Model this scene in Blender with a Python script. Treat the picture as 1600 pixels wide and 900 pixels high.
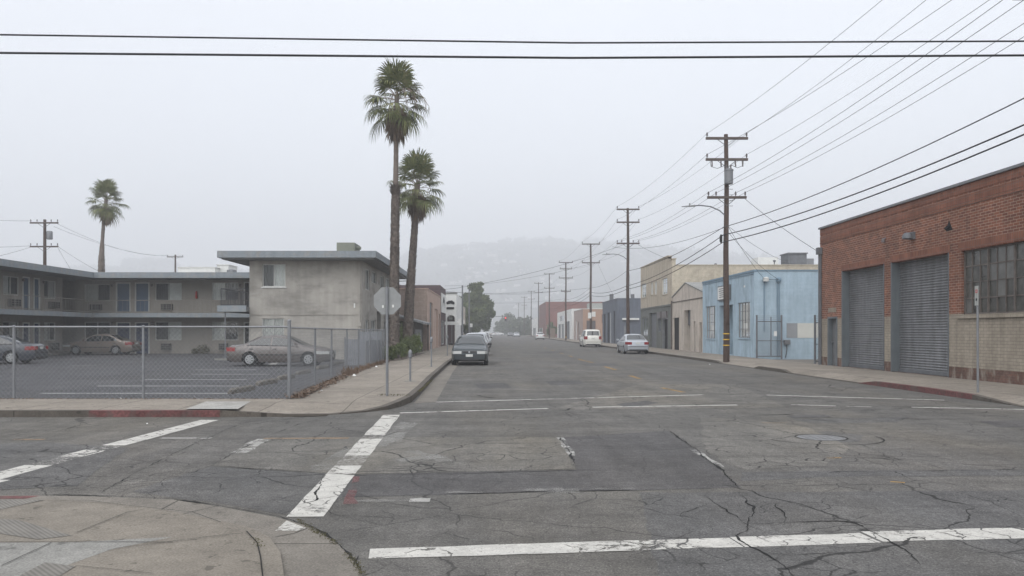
import bpy, math, random
from mathutils import Vector, Matrix, noise
R = math.radians
for o in list(bpy.data.objects): bpy.data.objects.remove(o)
S = bpy.context.scene
COL = S.collection
# ---------------- camera, sky, sun, exposure ----------------
F, CX, CY, CH = 1244.0, 774.0, 518.0, 1.6      # focal length and vanishing point measured on the photograph, eye height in metres
cam = bpy.data.objects.new('camera', bpy.data.cameras.new('camera')); COL.objects.link(cam)
cam.location = (0, 0, CH); cam.rotation_euler = (R(90), 0, 0)
cam.data.sensor_width = 36; cam.data.lens = 36*F/1600
cam.data.shift_x = (800-CX)/1600; cam.data.shift_y = (CY-450)/1600
cam.data.clip_start = 0.1; cam.data.clip_end = 6000
S.camera = cam
w = bpy.data.worlds.new("World"); S.world = w; w.use_nodes = True
wn, wl = w.node_tree.nodes, w.node_tree.links
for n in list(wn): wn.remove(n)
wout = wn.new('ShaderNodeOutputWorld'); bgs = wn.new('ShaderNodeBackground'); bgc = wn.new('ShaderNodeBackground'); add = wn.new('ShaderNodeAddShader')
sky = wn.new('ShaderNodeTexSky'); sky.sky_type = 'NISHITA'; sky.sun_disc = False
sky.sun_elevation = R(44); sky.sun_rotation = R(205); sky.dust_density = 0.0; sky.air_density = 1.5
hs = wn.new('ShaderNodeHueSaturation'); hs.inputs['Saturation'].default_value = .45
wl.new(sky.outputs[0], hs.inputs['Color']); wl.new(hs.outputs[0], bgs.inputs[0]); bgs.inputs[1].default_value = 0.05
tc = wn.new('ShaderNodeTexCoord'); sp = wn.new('ShaderNodeSeparateXYZ'); cr = wn.new('ShaderNodeValToRGB')
wl.new(tc.outputs['Generated'], sp.inputs[0]); wl.new(sp.outputs[2], cr.inputs[0])
e = cr.color_ramp.elements                      # overcast cloud deck: dull low down, brightest overhead
e[0].position = 0.0; e[0].color = (.385, .40, .44, 1)
e[1].position = 1.0; e[1].color = (.90, .90, .91, 1)
x = e.new(.10); x.color = (.415, .43, .47, 1)
x = e.new(.40); x.color = (.475, .483, .51, 1)
x = e.new(.60); x.color = (.76, .78, .82, 1)
cn = wn.new('ShaderNodeTexNoise'); cn.inputs['Scale'].default_value = 1.7; cn.inputs['Detail'].default_value = 3
wl.new(tc.outputs['Generated'], cn.inputs['Vector'])
mr = wn.new('ShaderNodeMapRange'); mr.inputs[1].default_value = .3; mr.inputs[2].default_value = .7; mr.inputs[3].default_value = .93; mr.inputs[4].default_value = 1.06
wl.new(cn.outputs[0], mr.inputs[0])
vm = wn.new('ShaderNodeVectorMath'); vm.operation = 'SCALE'; wl.new(cr.outputs[0], vm.inputs[0]); wl.new(mr.outputs[0], vm.inputs['Scale'])
wl.new(vm.outputs[0], bgc.inputs[0]); bgc.inputs[1].default_value = 1.0
wl.new(bgs.outputs[0], add.inputs[0]); wl.new(bgc.outputs[0], add.inputs[1]); wl.new(add.outputs[0], wout.inputs[0])
sl = bpy.data.lights.new('sun', 'SUN'); sl.energy = 1.15; sl.angle = R(60); sl.color = (1, .97, .93)
so = bpy.data.objects.new('sun', sl); COL.objects.link(so); so.rotation_euler = (R(46), 0, R(-25)); so.location = (0, -20, 60)
S.view_settings.view_transform = 'Standard'; S.view_settings.look = 'None'; S.view_settings.gamma = 1
S.view_settings.exposure = 0.70; S.view_settings.use_curve_mapping = False
S.cycles.volume_bounces = 1; S.cycles.max_bounces = 6; S.cycles.transparent_max_bounces = 12
S.cycles.use_denoising = True
# ---------------- measuring helpers: photograph pixels to places in the street ----------------
def G(px, py, h=0.): Y = (CH-h)*F/(py-CY); return ((px-CX)*Y/F, Y)
def PX(px, X): return X*F/(px-CX)
def ZZ(py, Y): return CH-(py-CY)*Y/F
def XX(px, Y): return (px-CX)*Y/F
def lerp(a, b, t): return a+(b-a)*t
# ---------------- mesh helpers ----------------
class MB:
    def __init__(s): s.v = []; s.f = []; s.m = []; s.mi = 0
    def add(s, vs, fs):
        o = len(s.v); s.v += [tuple(p) for p in vs]; s.f += [tuple(i+o for i in f) for f in fs]; s.m += [s.mi]*len(fs); return s
    def box(s, x0, y0, z0, x1, y1, z1):
        return s.add([(x0,y0,z0),(x1,y0,z0),(x1,y1,z0),(x0,y1,z0),(x0,y0,z1),(x1,y0,z1),(x1,y1,z1),(x0,y1,z1)],
                     [(0,3,2,1),(4,5,6,7),(0,1,5,4),(1,2,6,5),(2,3,7,6),(3,0,4,7)])
    def quad(s, *p): return s.add(p, [tuple(range(len(p)))])
    def prism(s, pts, z0, z1):
        n = len(pts)
        return s.add([(x,y,z0) for x,y in pts]+[(x,y,z1) for x,y in pts],
                     [tuple(range(n-1,-1,-1)), tuple(range(n,2*n))]+[(i,(i+1)%n,(i+1)%n+n,i+n) for i in range(n)])
    def hull(s, a, b):            # two rings of equal length joined
        n = len(a); return s.add(list(a)+list(b), [tuple(range(n-1,-1,-1)), tuple(range(n,2*n))]+[(i,(i+1)%n,(i+1)%n+n,i+n) for i in range(n)])
    def tube(s, pts, r, n=6, caps=True):
        pts = [Vector(p) for p in pts]; m = len(pts); vs = []; fs = []
        for i, p in enumerate(pts):
            d = (pts[min(i+1,m-1)]-pts[max(i-1,0)]).normalized()
            a = d.cross(Vector((0,0,1))) if abs(d.z) < .95 else d.cross(Vector((0,1,0)))
            a.normalize(); b = d.cross(a); rr = r[i] if isinstance(r, (list, tuple)) else r
            for k in range(n):
                t = 2*math.pi*k/n; vs.append(p+a*(rr*math.cos(t))+b*(rr*math.sin(t)))
        for i in range(m-1):
            for k in range(n): fs.append((i*n+k, i*n+(k+1)%n, (i+1)*n+(k+1)%n, (i+1)*n+k))
        if caps: fs += [tuple(range(n-1,-1,-1)), tuple(range((m-1)*n, m*n))]
        return s.add(vs, fs)
    def lathe(s, prof, c=(0,0,0), axis='z', n=16, caps=True):    # prof: (radius, height) list
        vs = []; fs = []; m = len(prof)
        for r, h in prof:
            for k in range(n):
                t = 2*math.pi*k/n; a, b = r*math.cos(t), r*math.sin(t)
                p = {'z': (a,b,h), 'y': (a,h,b), 'x': (h,a,b)}[axis]; vs.append((c[0]+p[0], c[1]+p[1], c[2]+p[2]))
        for i in range(m-1):
            for k in range(n): fs.append((i*n+k, i*n+(k+1)%n, (i+1)*n+(k+1)%n, (i+1)*n+k))
        if caps: fs += [tuple(range(n-1,-1,-1)), tuple(range((m-1)*n, m*n))]
        return s.add(vs, fs)
    def build(s, name, mat, parent=None, smooth=False, at=None, ang=40, **tags):
        me = bpy.data.meshes.new(name)
        po = ORG.get(parent.name, Vector((0,0,0))) if parent else Vector((0,0,0))
        if at is None:
            if parent: at = po
            else:
                xs = [v[0] for v in s.v]; ys = [v[1] for v in s.v]; zs = [v[2] for v in s.v]
                at = ((min(xs)+max(xs))/2, (min(ys)+max(ys))/2, min(zs))
        at = Vector(at)
        me.from_pydata([tuple(Vector(v)-at) for v in s.v], [], s.f)
        for m_ in (mat if isinstance(mat, (list, tuple)) else [mat]): me.materials.append(m_)
        me.polygons.foreach_set('material_index', s.m)
        if smooth:
            me.polygons.foreach_set('use_smooth', [True]*len(s.f)); me.set_sharp_from_angle(angle=R(ang))
        me.update()
        o = bpy.data.objects.new(name, me); COL.objects.link(o); o.location = at-po
        if parent: o.parent = parent
        ORG[o.name] = at
        for k, v_ in tags.items(): o[k] = v_
        return o
ORG = {}
def thing(name, label, cat, loc, group=None, rz=0):
    o = bpy.data.objects.new(name, None); COL.objects.link(o); o.location = loc; o.rotation_euler = (0,0,rz)
    o.empty_display_size = .3; o['label'] = label; o['category'] = cat
    if group: o['group'] = group
    ORG[o.name] = Vector(loc); return o
def tags(o, label=None, cat=None, group=None):
    if label: o['label'] = label
    if cat: o['category'] = cat
    if group: o['group'] = group
    return o
def copy_tree(o, parent=None):
    c = o.copy(); COL.objects.link(c); c.parent = parent
    if parent is not None: c.matrix_parent_inverse = o.matrix_parent_inverse.copy()
    ORG[c.name] = ORG.get(o.name, Vector((0,0,0)))
    for ch in KIDS.get(o.name) or [q for q in o.children]: copy_tree(ch, c)
    return c
KIDS = {}
# ---------------- materials ----------------
def mat_base(name):
    m = bpy.data.materials.new(name); m.use_nodes = True; nt = m.node_tree
    return m, nt.nodes, nt.links, nt.nodes['Principled BSDF']
def nz(N, L, vec, scale, lo, hi, detail=4, a=.3, b=.7, rough=.6):
    t = N.new('ShaderNodeTexNoise'); t.inputs['Scale'].default_value = scale; t.inputs['Detail'].default_value = detail; t.inputs['Roughness'].default_value = rough
    L.new(vec, t.inputs['Vector']); r = N.new('ShaderNodeMapRange'); r.inputs[1].default_value = a; r.inputs[2].default_value = b
    r.inputs[3].default_value = lo; r.inputs[4].default_value = hi; L.new(t.outputs[0], r.inputs[0]); return r.outputs[0]
def mul(N, L, col, fac):
    v = N.new('ShaderNodeVectorMath'); v.operation = 'SCALE'; L.new(col, v.inputs[0]); L.new(fac, v.inputs['Scale']); return v.outputs[0]
def mixc(N, L, fac, a, b):
    x = N.new('ShaderNodeMix'); x.data_type = 'RGBA'
    if isinstance(fac, float): x.inputs[0].default_value = fac
    else: L.new(fac, x.inputs[0])
    for s_, v in ((6, a), (7, b)):
        if isinstance(v, tuple): x.inputs[s_].default_value = v if len(v) == 4 else v+(1,)
        else: L.new(v, x.inputs[s_])
    return x.outputs[2]
def stretch(N, L, vec, sc):
    m = N.new('ShaderNodeMapping'); m.inputs['Scale'].default_value = sc; L.new(vec, m.inputs['Vector']); return m.outputs[0]
def rgb(N, c):
    n = N.new('ShaderNodeRGB'); n.outputs[0].default_value = tuple(c)+(1,); return n.outputs[0]
def surf(name, col, rough=.85, var=((1.2,.12),), streak=0, bump=None, metal=0, spec=.3, obj=False, stain=None, coat=0):
    m, N, L, B = mat_base(name)
    if obj: vec = N.new('ShaderNodeTexCoord').outputs['Object']
    else: vec = N.new('ShaderNodeNewGeometry').outputs['Position']
    c = rgb(N, col)
    for s_, a in var: c = mul(N, L, c, nz(N, L, vec, s_, 1-a, 1+a))
    if stain: c = mixc(N, L, nz(N, L, stretch(N, L, vec, stain[1]), stain[2], 0., stain[3], 6, .48, .68), c, tuple(stain[0]))
    if streak: c = mul(N, L, c, nz(N, L, stretch(N, L, vec, (1.5,1.5,.12)), 3., 1-streak, 1+streak*.5, 5))
    L.new(c, B.inputs['Base Color']); B.inputs['Roughness'].default_value = rough; B.inputs['Metallic'].default_value = metal
    B.inputs['Specular IOR Level'].default_value = spec
    if coat: B.inputs['Coat Weight'].default_value = coat; B.inputs['Coat Roughness'].default_value = .08
    if bump:
        b = N.new('ShaderNodeBump'); b.inputs['Strength'].default_value = bump[1]; b.inputs['Distance'].default_value = .02
        t = N.new('ShaderNodeTexNoise'); t.inputs['Scale'].default_value = bump[0]; t.inputs['Detail'].default_value = 4
        L.new(vec, t.inputs['Vector']); L.new(t.outputs[0], b.inputs['Height']); L.new(b.outputs[0], B.inputs['Normal'])
    return m
def swz(N, L, vec, axes):
    sx = N.new('ShaderNodeSeparateXYZ'); cx = N.new('ShaderNodeCombineXYZ'); L.new(vec, sx.inputs[0])
    for i, a in enumerate(axes): L.new(sx.outputs['XYZ'.index(a)], cx.inputs[i])
    return cx.outputs[0]
def bricks(name, c1, c2, mortar, axes, bw=.2, bh=.075, ms=.006, rough=.9, off=.5, bump=.4, var=((.5,.15),(4,.12)), streak=.1, stain=None, bias=0.):
    m, N, L, B = mat_base(name); g = N.new('ShaderNodeNewGeometry').outputs['Position']
    v = swz(N, L, g, axes); t = N.new('ShaderNodeTexBrick'); L.new(v, t.inputs['Vector'])
    t.inputs['Scale'].default_value = 1; t.inputs['Brick Width'].default_value = bw; t.inputs['Row Height'].default_value = bh
    t.inputs['Mortar Size'].default_value = ms; t.inputs['Mortar Smooth'].default_value = .3; t.inputs['Bias'].default_value = bias; t.offset = off
    for k, c in (('Color1', c1), ('Color2', c2), ('Mortar', mortar)): t.inputs[k].default_value = tuple(c)+(1,)
    c = t.outputs['Color']
    for s_, a in var: c = mul(N, L, c, nz(N, L, g, s_, 1-a, 1+a))
    if stain: c = mixc(N, L, nz(N, L, stretch(N, L, g, stain[1]), stain[2], 0., stain[3], 6, .5, .7), c, tuple(stain[0]))
    if streak: c = mul(N, L, c, nz(N, L, stretch(N, L, g, (1.5,1.5,.15)), 2.5, 1-streak, 1+streak*.5, 5))
    L.new(c, B.inputs['Base Color']); B.inputs['Roughness'].default_value = rough; B.inputs['Specular IOR Level'].default_value = .2
    if bump:
        b = N.new('ShaderNodeBump'); b.inputs['Strength'].default_value = bump; b.inputs['Distance'].default_value = .01; b.invert = True
        L.new(t.outputs['Fac'], b.inputs['Height']); L.new(b.outputs[0], B.inputs['Normal'])
    return m
def asphalt_color(N, L, base, warm=.35, crack=.6):
    g = N.new('ShaderNodeNewGeometry').outputs['Position']; c = rgb(N, base)
    c = mixc(N, L, nz(N, L, stretch(N, L, g, (.35,.12,1)), 1.0, 0., warm, 5, .45, .7), c, tuple(k*q for k, q in zip(base, (1.50,1.36,1.10))))
    for s_, a, st in ((.35,.16,(1,1,1)), (1.7,.13,(1,1,1)), (1.0,.15,(1.8,.14,1)), (6,.12,(1,.5,1)), (.8,.15,(.22,1.5,1)), (2.6,.10,(.3,1.7,1)), (30,.2,(1,1,1))): c = mul(N, L, c, nz(N, L, stretch(N, L, g, st), s_, 1-a, 1+a, 6))
    c = mul(N, L, c, nz(N, L, g, 60, .50, 1.55, 3, .3, .7, .8))                 # aggregate
    c = mul(N, L, c, nz(N, L, g, 13, .88, 1.12, 4, .35, .65))
    sp_ = N.new('ShaderNodeTexVoronoi'); sp_.inputs['Scale'].default_value = 26; L.new(g, sp_.inputs['Vector'])
    lt = N.new('ShaderNodeMapRange'); lt.inputs[1].default_value = .13; lt.inputs[2].default_value = .09; lt.inputs[3].default_value = 0; lt.inputs[4].default_value = .55; L.new(sp_.outputs['Distance'], lt.inputs[0])
    c = mixc(N, L, lt.outputs[0], c, (.30,.29,.27))
    if crack:                                                                 # fine crazing, present only in places
        dn = N.new('ShaderNodeTexNoise'); dn.inputs['Scale'].default_value = 1.6; dn.inputs['Detail'].default_value = 5; L.new(g, dn.inputs['Vector'])
        va = N.new('ShaderNodeVectorMath'); va.operation = 'MULTIPLY_ADD'; L.new(dn.outputs['Color'], va.inputs[0]); va.inputs[1].default_value = (.45,.45,0); L.new(g, va.inputs[2])
        vo = N.new('ShaderNodeTexVoronoi'); vo.feature = 'DISTANCE_TO_EDGE'; vo.inputs['Scale'].default_value = .42; L.new(va.outputs[0], vo.inputs['Vector'])
        k = N.new('ShaderNodeMapRange'); k.inputs[1].default_value = .002; k.inputs[2].default_value = .0045; k.inputs[3].default_value = crack; k.inputs[4].default_value = 0; L.new(vo.outputs['Distance'], k.inputs[0])
        mk = nz(N, L, g, .45, 0., 1., 3, .41, .45); mm = N.new('ShaderNodeMath'); mm.operation = 'MULTIPLY'; L.new(k.outputs[0], mm.inputs[0]); L.new(mk, mm.inputs[1])
        c = mixc(N, L, mm.outputs[0], c, (.012,.0115,.011))
        v2 = N.new('ShaderNodeTexVoronoi'); v2.feature = 'DISTANCE_TO_EDGE'; v2.inputs['Scale'].default_value = 2.3; L.new(va.outputs[0], v2.inputs['Vector'])
        k2 = N.new('ShaderNodeMapRange'); k2.inputs[1].default_value = .008; k2.inputs[2].default_value = .024; k2.inputs[3].default_value = crack; k2.inputs[4].default_value = 0; L.new(v2.outputs['Distance'], k2.inputs[0])
        mk2 = nz(N, L, g, .75, 0., 1., 4, .50, .57); m2 = N.new('ShaderNodeMath'); m2.operation = 'MULTIPLY'; L.new(k2.outputs[0], m2.inputs[0]); L.new(mk2, m2.inputs[1])
        c = mixc(N, L, m2.outputs[0], c, (.016,.0155,.015))
    c = mixc(N, L, nz(N, L, g, 9, 0., .55, 5, .66, .74), c, (.028,.027,.026))       # oil drips
    return c, g
def asphalt(name, base, warm=.35, crack=.6):
    m, N, L, B = mat_base(name); c, g = asphalt_color(N, L, base, warm, crack)
    L.new(c, B.inputs['Base Color']); B.inputs['Roughness'].default_value = .88; B.inputs['Specular IOR Level'].default_value = .25
    b = N.new('ShaderNodeBump'); b.inputs['Strength'].default_value = .5; b.inputs['Distance'].default_value = .008
    t = N.new('ShaderNodeTexNoise'); t.inputs['Scale'].default_value = 70; t.inputs['Detail'].default_value = 3
    L.new(g, t.inputs['Vector']); L.new(t.outputs[0], b.inputs['Height']); L.new(b.outputs[0], B.inputs['Normal']); return m
def roadpaint(name, col, keep=.5, soft=.03, cover=1.0, st=(1,1.6,1), bigr=(.40,.46)):
    m, N, L, B = mat_base(name); g = N.new('ShaderNodeNewGeometry').outputs['Position']
    wear = nz(N, L, stretch(N, L, g, st), 11, 0., 1., 10, keep-soft, keep+soft, .8)
    big = nz(N, L, g, 1.3, 0., 1., 3, *bigr)
    a_ = N.new('ShaderNodeMath'); a_.operation = 'MAXIMUM'; L.new(wear, a_.inputs[0]); L.new(big, a_.inputs[1])
    chips = nz(N, L, g, 34, 1., 0., 4, .63, .68); dn = N.new('ShaderNodeTexNoise'); dn.inputs['Scale'].default_value = 3; dn.inputs['Detail'].default_value = 5; L.new(g, dn.inputs['Vector'])
    va = N.new('ShaderNodeVectorMath'); va.operation = 'MULTIPLY_ADD'; L.new(dn.outputs['Color'], va.inputs[0]); va.inputs[1].default_value = (.5,.5,0); L.new(g, va.inputs[2])
    v2 = N.new('ShaderNodeTexVoronoi'); v2.feature = 'DISTANCE_TO_EDGE'; v2.inputs['Scale'].default_value = 3.2; L.new(va.outputs[0], v2.inputs['Vector'])
    k2 = N.new('ShaderNodeMapRange'); k2.inputs[1].default_value = .010; k2.inputs[2].default_value = .028; L.new(v2.outputs['Distance'], k2.inputs[0])
    mk = nz(N, L, g, 1.1, 0., 1., 3, .47, .54); mx_ = N.new('ShaderNodeMath'); mx_.operation = 'MAXIMUM'; L.new(k2.outputs[0], mx_.inputs[0]); L.new(mk, mx_.inputs[1])
    f = a_.outputs[0]
    for q in (chips, mx_.outputs[0]):
        f_ = N.new('ShaderNodeMath'); f_.operation = 'MULTIPLY'; L.new(f, f_.inputs[0]); L.new(q, f_.inputs[1]); f = f_.outputs[0]
    f_ = N.new('ShaderNodeMath'); f_.operation = 'MULTIPLY'; L.new(f, f_.inputs[0]); f_.inputs[1].default_value = cover
    p = mul(N, L, mul(N, L, rgb(N, col), nz(N, L, g, 6, .82, 1.1)), nz(N, L, g, 60, .8, 1.12))
    L.new(p, B.inputs['Base Color']); B.inputs['Roughness'].default_value = .8; B.inputs['Specular IOR Level'].default_value = .2; L.new(f_.outputs[0], B.inputs['Alpha'])
    return m
def concrete(name, base, slab=1.5, axes='XYZ', joint=.014, off=0.):
    m, N, L, B = mat_base(name); g = N.new('ShaderNodeNewGeometry').outputs['Position']
    t = N.new('ShaderNodeTexBrick'); L.new(g, t.inputs['Vector']); t.offset = off; t.inputs['Scale'].default_value = 1
    t.inputs['Brick Width'].default_value = slab; t.inputs['Row Height'].default_value = slab; t.inputs['Mortar Size'].default_value = joint; t.inputs['Mortar Smooth'].default_value = .4
    t.inputs['Color1'].default_value = tuple(k*.93 for k in base)+(1,); t.inputs['Color2'].default_value = tuple(k*1.07 for k in base)+(1,); t.inputs['Mortar'].default_value = tuple(k*.45 for k in base)+(1,)
    c = t.outputs['Color']
    for s_, a in ((.45,.14),(2.3,.13),(11,.12),(60,.32)): c = mul(N, L, c, nz(N, L, g, s_, 1-a, 1+a, 6))
    c = mixc(N, L, nz(N, L, g, 5.5, 0., .7, 6, .61, .66), c, tuple(k*.4 for k in base))          # gum, oil and dirt spots
    L.new(c, B.inputs['Base Color']); B.inputs['Roughness'].default_value = .9; B.inputs['Specular IOR Level'].default_value = .2
    b = N.new('ShaderNodeBump'); b.inputs['Strength'].default_value = .3; b.inputs['Distance'].default_value = .005
    q = N.new('ShaderNodeTexNoise'); q.inputs['Scale'].default_value = 60; L.new(g, q.inputs['Vector']); L.new(q.outputs[0], b.inputs['Height']); L.new(b.outputs[0], B.inputs['Normal']); return m
def glass(name, tint=(.86,.88,.88), ior=1.5):
    m = bpy.data.materials.new(name); m.use_nodes = True; N, L = m.node_tree.nodes, m.node_tree.links
    for n in list(N): N.remove(n)
    o = N.new('ShaderNodeOutputMaterial'); t = N.new('ShaderNodeBsdfTransparent'); g = N.new('ShaderNodeBsdfGlossy'); x = N.new('ShaderNodeMixShader'); f = N.new('ShaderNodeFresnel')
    t.inputs[0].default_value = tint+(1,); g.inputs['Roughness'].default_value = .04; g.inputs[0].default_value = (.85,.88,.9,1); f.inputs[0].default_value = ior
    L.new(f.outputs[0], x.inputs[0]); L.new(t.outputs[0], x.inputs[1]); L.new(g.outputs[0], x.inputs[2]); L.new(x.outputs[0], o.inputs[0]); return m
def leafmat(name, c1, c2, c3=None):
    m, N, L, B = mat_base(name); g = N.new('ShaderNodeNewGeometry')
    c = mixc(N, L, g.outputs['Random Per Island'], tuple(c1), tuple(c2))
    c = mul(N, L, c, nz(N, L, g.outputs['Position'], 1.1, .75, 1.25))
    if c3: c = mixc(N, L, nz(N, L, g.outputs['Position'], 2.6, 0., .9, 3, .58, .68), c, tuple(c3))
    L.new(c, B.inputs['Base Color']); B.inputs['Roughness'].default_value = .65; B.inputs['Specular IOR Level'].default_value = .3
    return m
M = {}
M['asphalt'] = asphalt('asphalt', (.088,.0835,.077))
M['asphalt_dark'] = asphalt('asphalt_dark', (.068,.065,.064), .2, .4)
M['asphalt_mid'] = asphalt('asphalt_mid', (.079,.077,.075), .25, .8)
M['asphalt_light'] = asphalt('asphalt_light', (.108,.102,.092), .5, .9)
M['lot'] = asphalt('lot_asphalt', (.053,.053,.057), .2, .3)
M['gutter'] = concrete('gutter_concrete', (.155,.141,.122), 3.0)
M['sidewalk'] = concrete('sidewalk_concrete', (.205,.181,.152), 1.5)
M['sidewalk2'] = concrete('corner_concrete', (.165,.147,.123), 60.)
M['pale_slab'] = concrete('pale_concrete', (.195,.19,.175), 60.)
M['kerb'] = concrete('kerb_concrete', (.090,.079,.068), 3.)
M['kerb_red'] = surf('red_kerb_paint', (.112,.048,.046), .85, ((3,.3),(20,.35)), stain=((.085,.07,.062),(1,1,1),3.5,.9))
M['ground'] = surf('ground_dirt', (.12,.115,.10), .95, ((.2,.2),(3,.2)))
M['crack'] = surf('crack_shadow_tar', (.010,.0095,.009), .9, ((8,.3),))
M['white_paint'] = roadpaint('white_road_paint', (.46,.445,.41), .47, .03, .97)
M['white_worn'] = roadpaint('worn_white_road_paint', (.48,.47,.44), .53, .05, .6)
M['white_solid'] = roadpaint('solid_white_road_paint', (.46,.445,.41), .40, .04, .97, bigr=(.30,.36))
M['white_heavy'] = roadpaint('mostly_worn_white_paint', (.42,.405,.375), .53, .03, .85, bigr=(.68,.74))
M['stall'] = roadpaint('faded_stall_paint', (.48,.48,.47), .45, .05, .8)
M['white_thin'] = roadpaint('thin_white_road_paint', (.52,.505,.47), .44, .04, .9)
M['yellow_paint'] = roadpaint('yellow_road_paint', (.42,.26,.09), .50, .05, .65)
M['tan_paint'] = roadpaint('faded_orange_road_paint', (.30,.22,.15), .52, .10, .6)
M['steel'] = surf('galvanised_steel', (.185,.19,.20), .55, ((3,.12),(30,.06)), metal=.35, spec=.4)
M['steel_dark'] = surf('dull_grey_steel', (.13,.135,.145), .6, ((3,.15),), metal=.3)
M['wire'] = surf('fence_wire', (.21,.215,.22), .6, ((3,.1),), metal=.3)
M['black'] = surf('black_rubber', (.010,.010,.011), .7, ((3,.1),))
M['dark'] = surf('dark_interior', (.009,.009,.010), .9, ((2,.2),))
M['wood'] = surf('weathered_pole_wood', (.075,.052,.043), .9, ((2,.2),(14,.2)), streak=.35, bump=(30,.5))
M['wood_arm'] = surf('crossarm_wood', (.085,.068,.060), .9, ((4,.2),))
M['insul'] = surf('insulator_porcelain', (.10,.085,.085), .35, ((6,.1),))
M['glass'] = glass('window_glass')
M['carglass'] = surf('car_glass', (.014,.018,.020), .05, ((1,.05),), spec=.75, obj=True)
M['curtain'] = surf('pale_curtain', (.62,.62,.60), .9, ((5,.08),))
M['curtain_dark'] = surf('grey_curtain', (.10,.10,.105), .9, ((5,.1),))
M['frame'] = surf('white_window_frame', (.50,.50,.48), .6, ((4,.08),))
M['white'] = surf('white_painted_metal', (.60,.60,.58), .6, ((3,.06),))
M['yellow'] = surf('yellow_reflector_band', (.60,.38,.05), .6, ((5,.1),))
# ================= THE SETTING =================
def st(o): o['kind'] = 'structure'; return o
def sheet(name, polys, z, mat, parent=None):
    mb = MB()
    for p in polys: mb.quad(*[(a, b, z) for a, b in p])
    o = mb.build(name, mat, parent)
    if not parent: st(o)
    return o
def rect(x0, y0, x1, y1): return [(x0,y0),(x1,y0),(x1,y1),(x0,y1)]
sheet('ground', [rect(-2350,-20,2350,2950)], -.03, M['ground'])
road = sheet('road', [rect(-90,-15,90,14.9), rect(-3.2,14.9,11.6,700)], 0, M['asphalt'])
def kerbed(name, edge, inner, back, top=.14, kw=.15, mat=M['sidewalk'], red=None):
    """edge: (x, y, kerb height); inner: where the ramp reaches full height; back: far side."""
    n = len(edge); face = MB(); walk = MB(); rd = MB()
    for i in range(n-1):
        a, b = edge[i], edge[i+1]; ia, ib = inner[i], inner[i+1]; ba, bb = back[i], back[i+1]
        def kin(e_, q): 
            d = Vector((q[0]-e_[0], q[1]-e_[1])); d.normalize(); return (e_[0]+d.x*kw, e_[1]+d.y*kw, e_[2]+.002)
        ka, kb = kin(a, ia), kin(b, ib)
        tgt = rd if (red and red(a, b)) else face
        tgt.quad((a[0],a[1],-.02),(b[0],b[1],-.02),(b[0],b[1],b[2]),(a[0],a[1],a[2]))
        tgt.quad((a[0],a[1],a[2]),(b[0],b[1],b[2]),kb,ka)
        walk.quad(ka,kb,(ib[0],ib[1],top),(ia[0],ia[1],top))
        walk.quad((ia[0],ia[1],top),(ib[0],ib[1],top),(bb[0],bb[1],top),(ba[0],ba[1],top))
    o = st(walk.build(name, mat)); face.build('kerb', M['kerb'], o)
    if rd.v: rd.build('red_kerb', M['kerb_red'], o)
    return o
# far left corner: along the cross street, round the corner ramp, then up the street
E1 = [(-60,14.88,.12),(-7.6,14.88,.12),(-5.15,14.9,.12),(-4.5,14.97,.08),(-3.9,15.1,.03),(-3.1,15.35,.012),(-2.55,15.8,.03),(-2.2,16.3,.08),(-2.02,17.0,.12),(-1.9,18.1,.14),(-1.95,21.6,.14),(-2.08,26.2,.14),(-2.25,36.9,.14),(-2.4,60,.14),(-2.5,120,.14),(-2.5,700,.14)]
I1 = [(-60,15.4),(-7.6,15.4),(-5.4,15.6),(-5.1,15.9),(-4.7,16.2),(-4.2,16.5),(-3.8,16.7),(-3.5,16.9),(-3.1,17.2),(-2.6,18.2),(-2.5,21.6),(-2.6,26.2),(-2.8,36.9),(-2.9,60),(-3.0,120),(-3.0,700)]
B1 = [(-60,17.3),(-7.6,17.3),(-5.6,17.3),(-5.3,17.3),(-5.1,17.3),(-4.9,17.3),(-4.7,17.31),(-4.55,17.32),(-4.5,17.4),(-4.55,18.2),(-4.8,21.6),(-5.0,26.2),(-5.35,36.9),(-5.35,60),(-5.35,120),(-5.35,700)]
kerbed('sidewalk', E1, I1, B1, red=lambda a, b: a[0] >= -7.7 and b[0] <= -5.1)
kerbed('sidewalk', [(11.2,y,h) for y,h in ((15.2,.0),(17.2,.01),(18.7,.12),(20.5,.14),(23.5,.13),(24.6,.015),(30.4,.015),(31.1,.12),(33.9,.12),(34.6,.015),(39.6,.015),(40.5,.13),(60,.14),(66,.02),(70,.14),(100,.14),(180,.14),(700,.14))],
       [(12.0,y) for y in (15.2,17.2,18.7,20.5,23.5,24.6,30.4,31.1,33.9,34.6,39.6,40.5,60,66,70,100,180,700)],
       [(14.45,y) for y in (15.2,17.2,18.7,20.5,23.5,24.6,30.4,31.1,33.9,34.6,39.6,40.5,60,66,70,100,180,700)],
       red=lambda a, b: 18.6 < a[1] and b[1] < 24.7)
sheet('pale_slab', [[G(*p, .125) for p in ((290,640.5),(322,628.5),(392,628.5),(372,640.5))]], .1435, concrete('new_pale_concrete', (.29,.28,.26), 60.))
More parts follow.
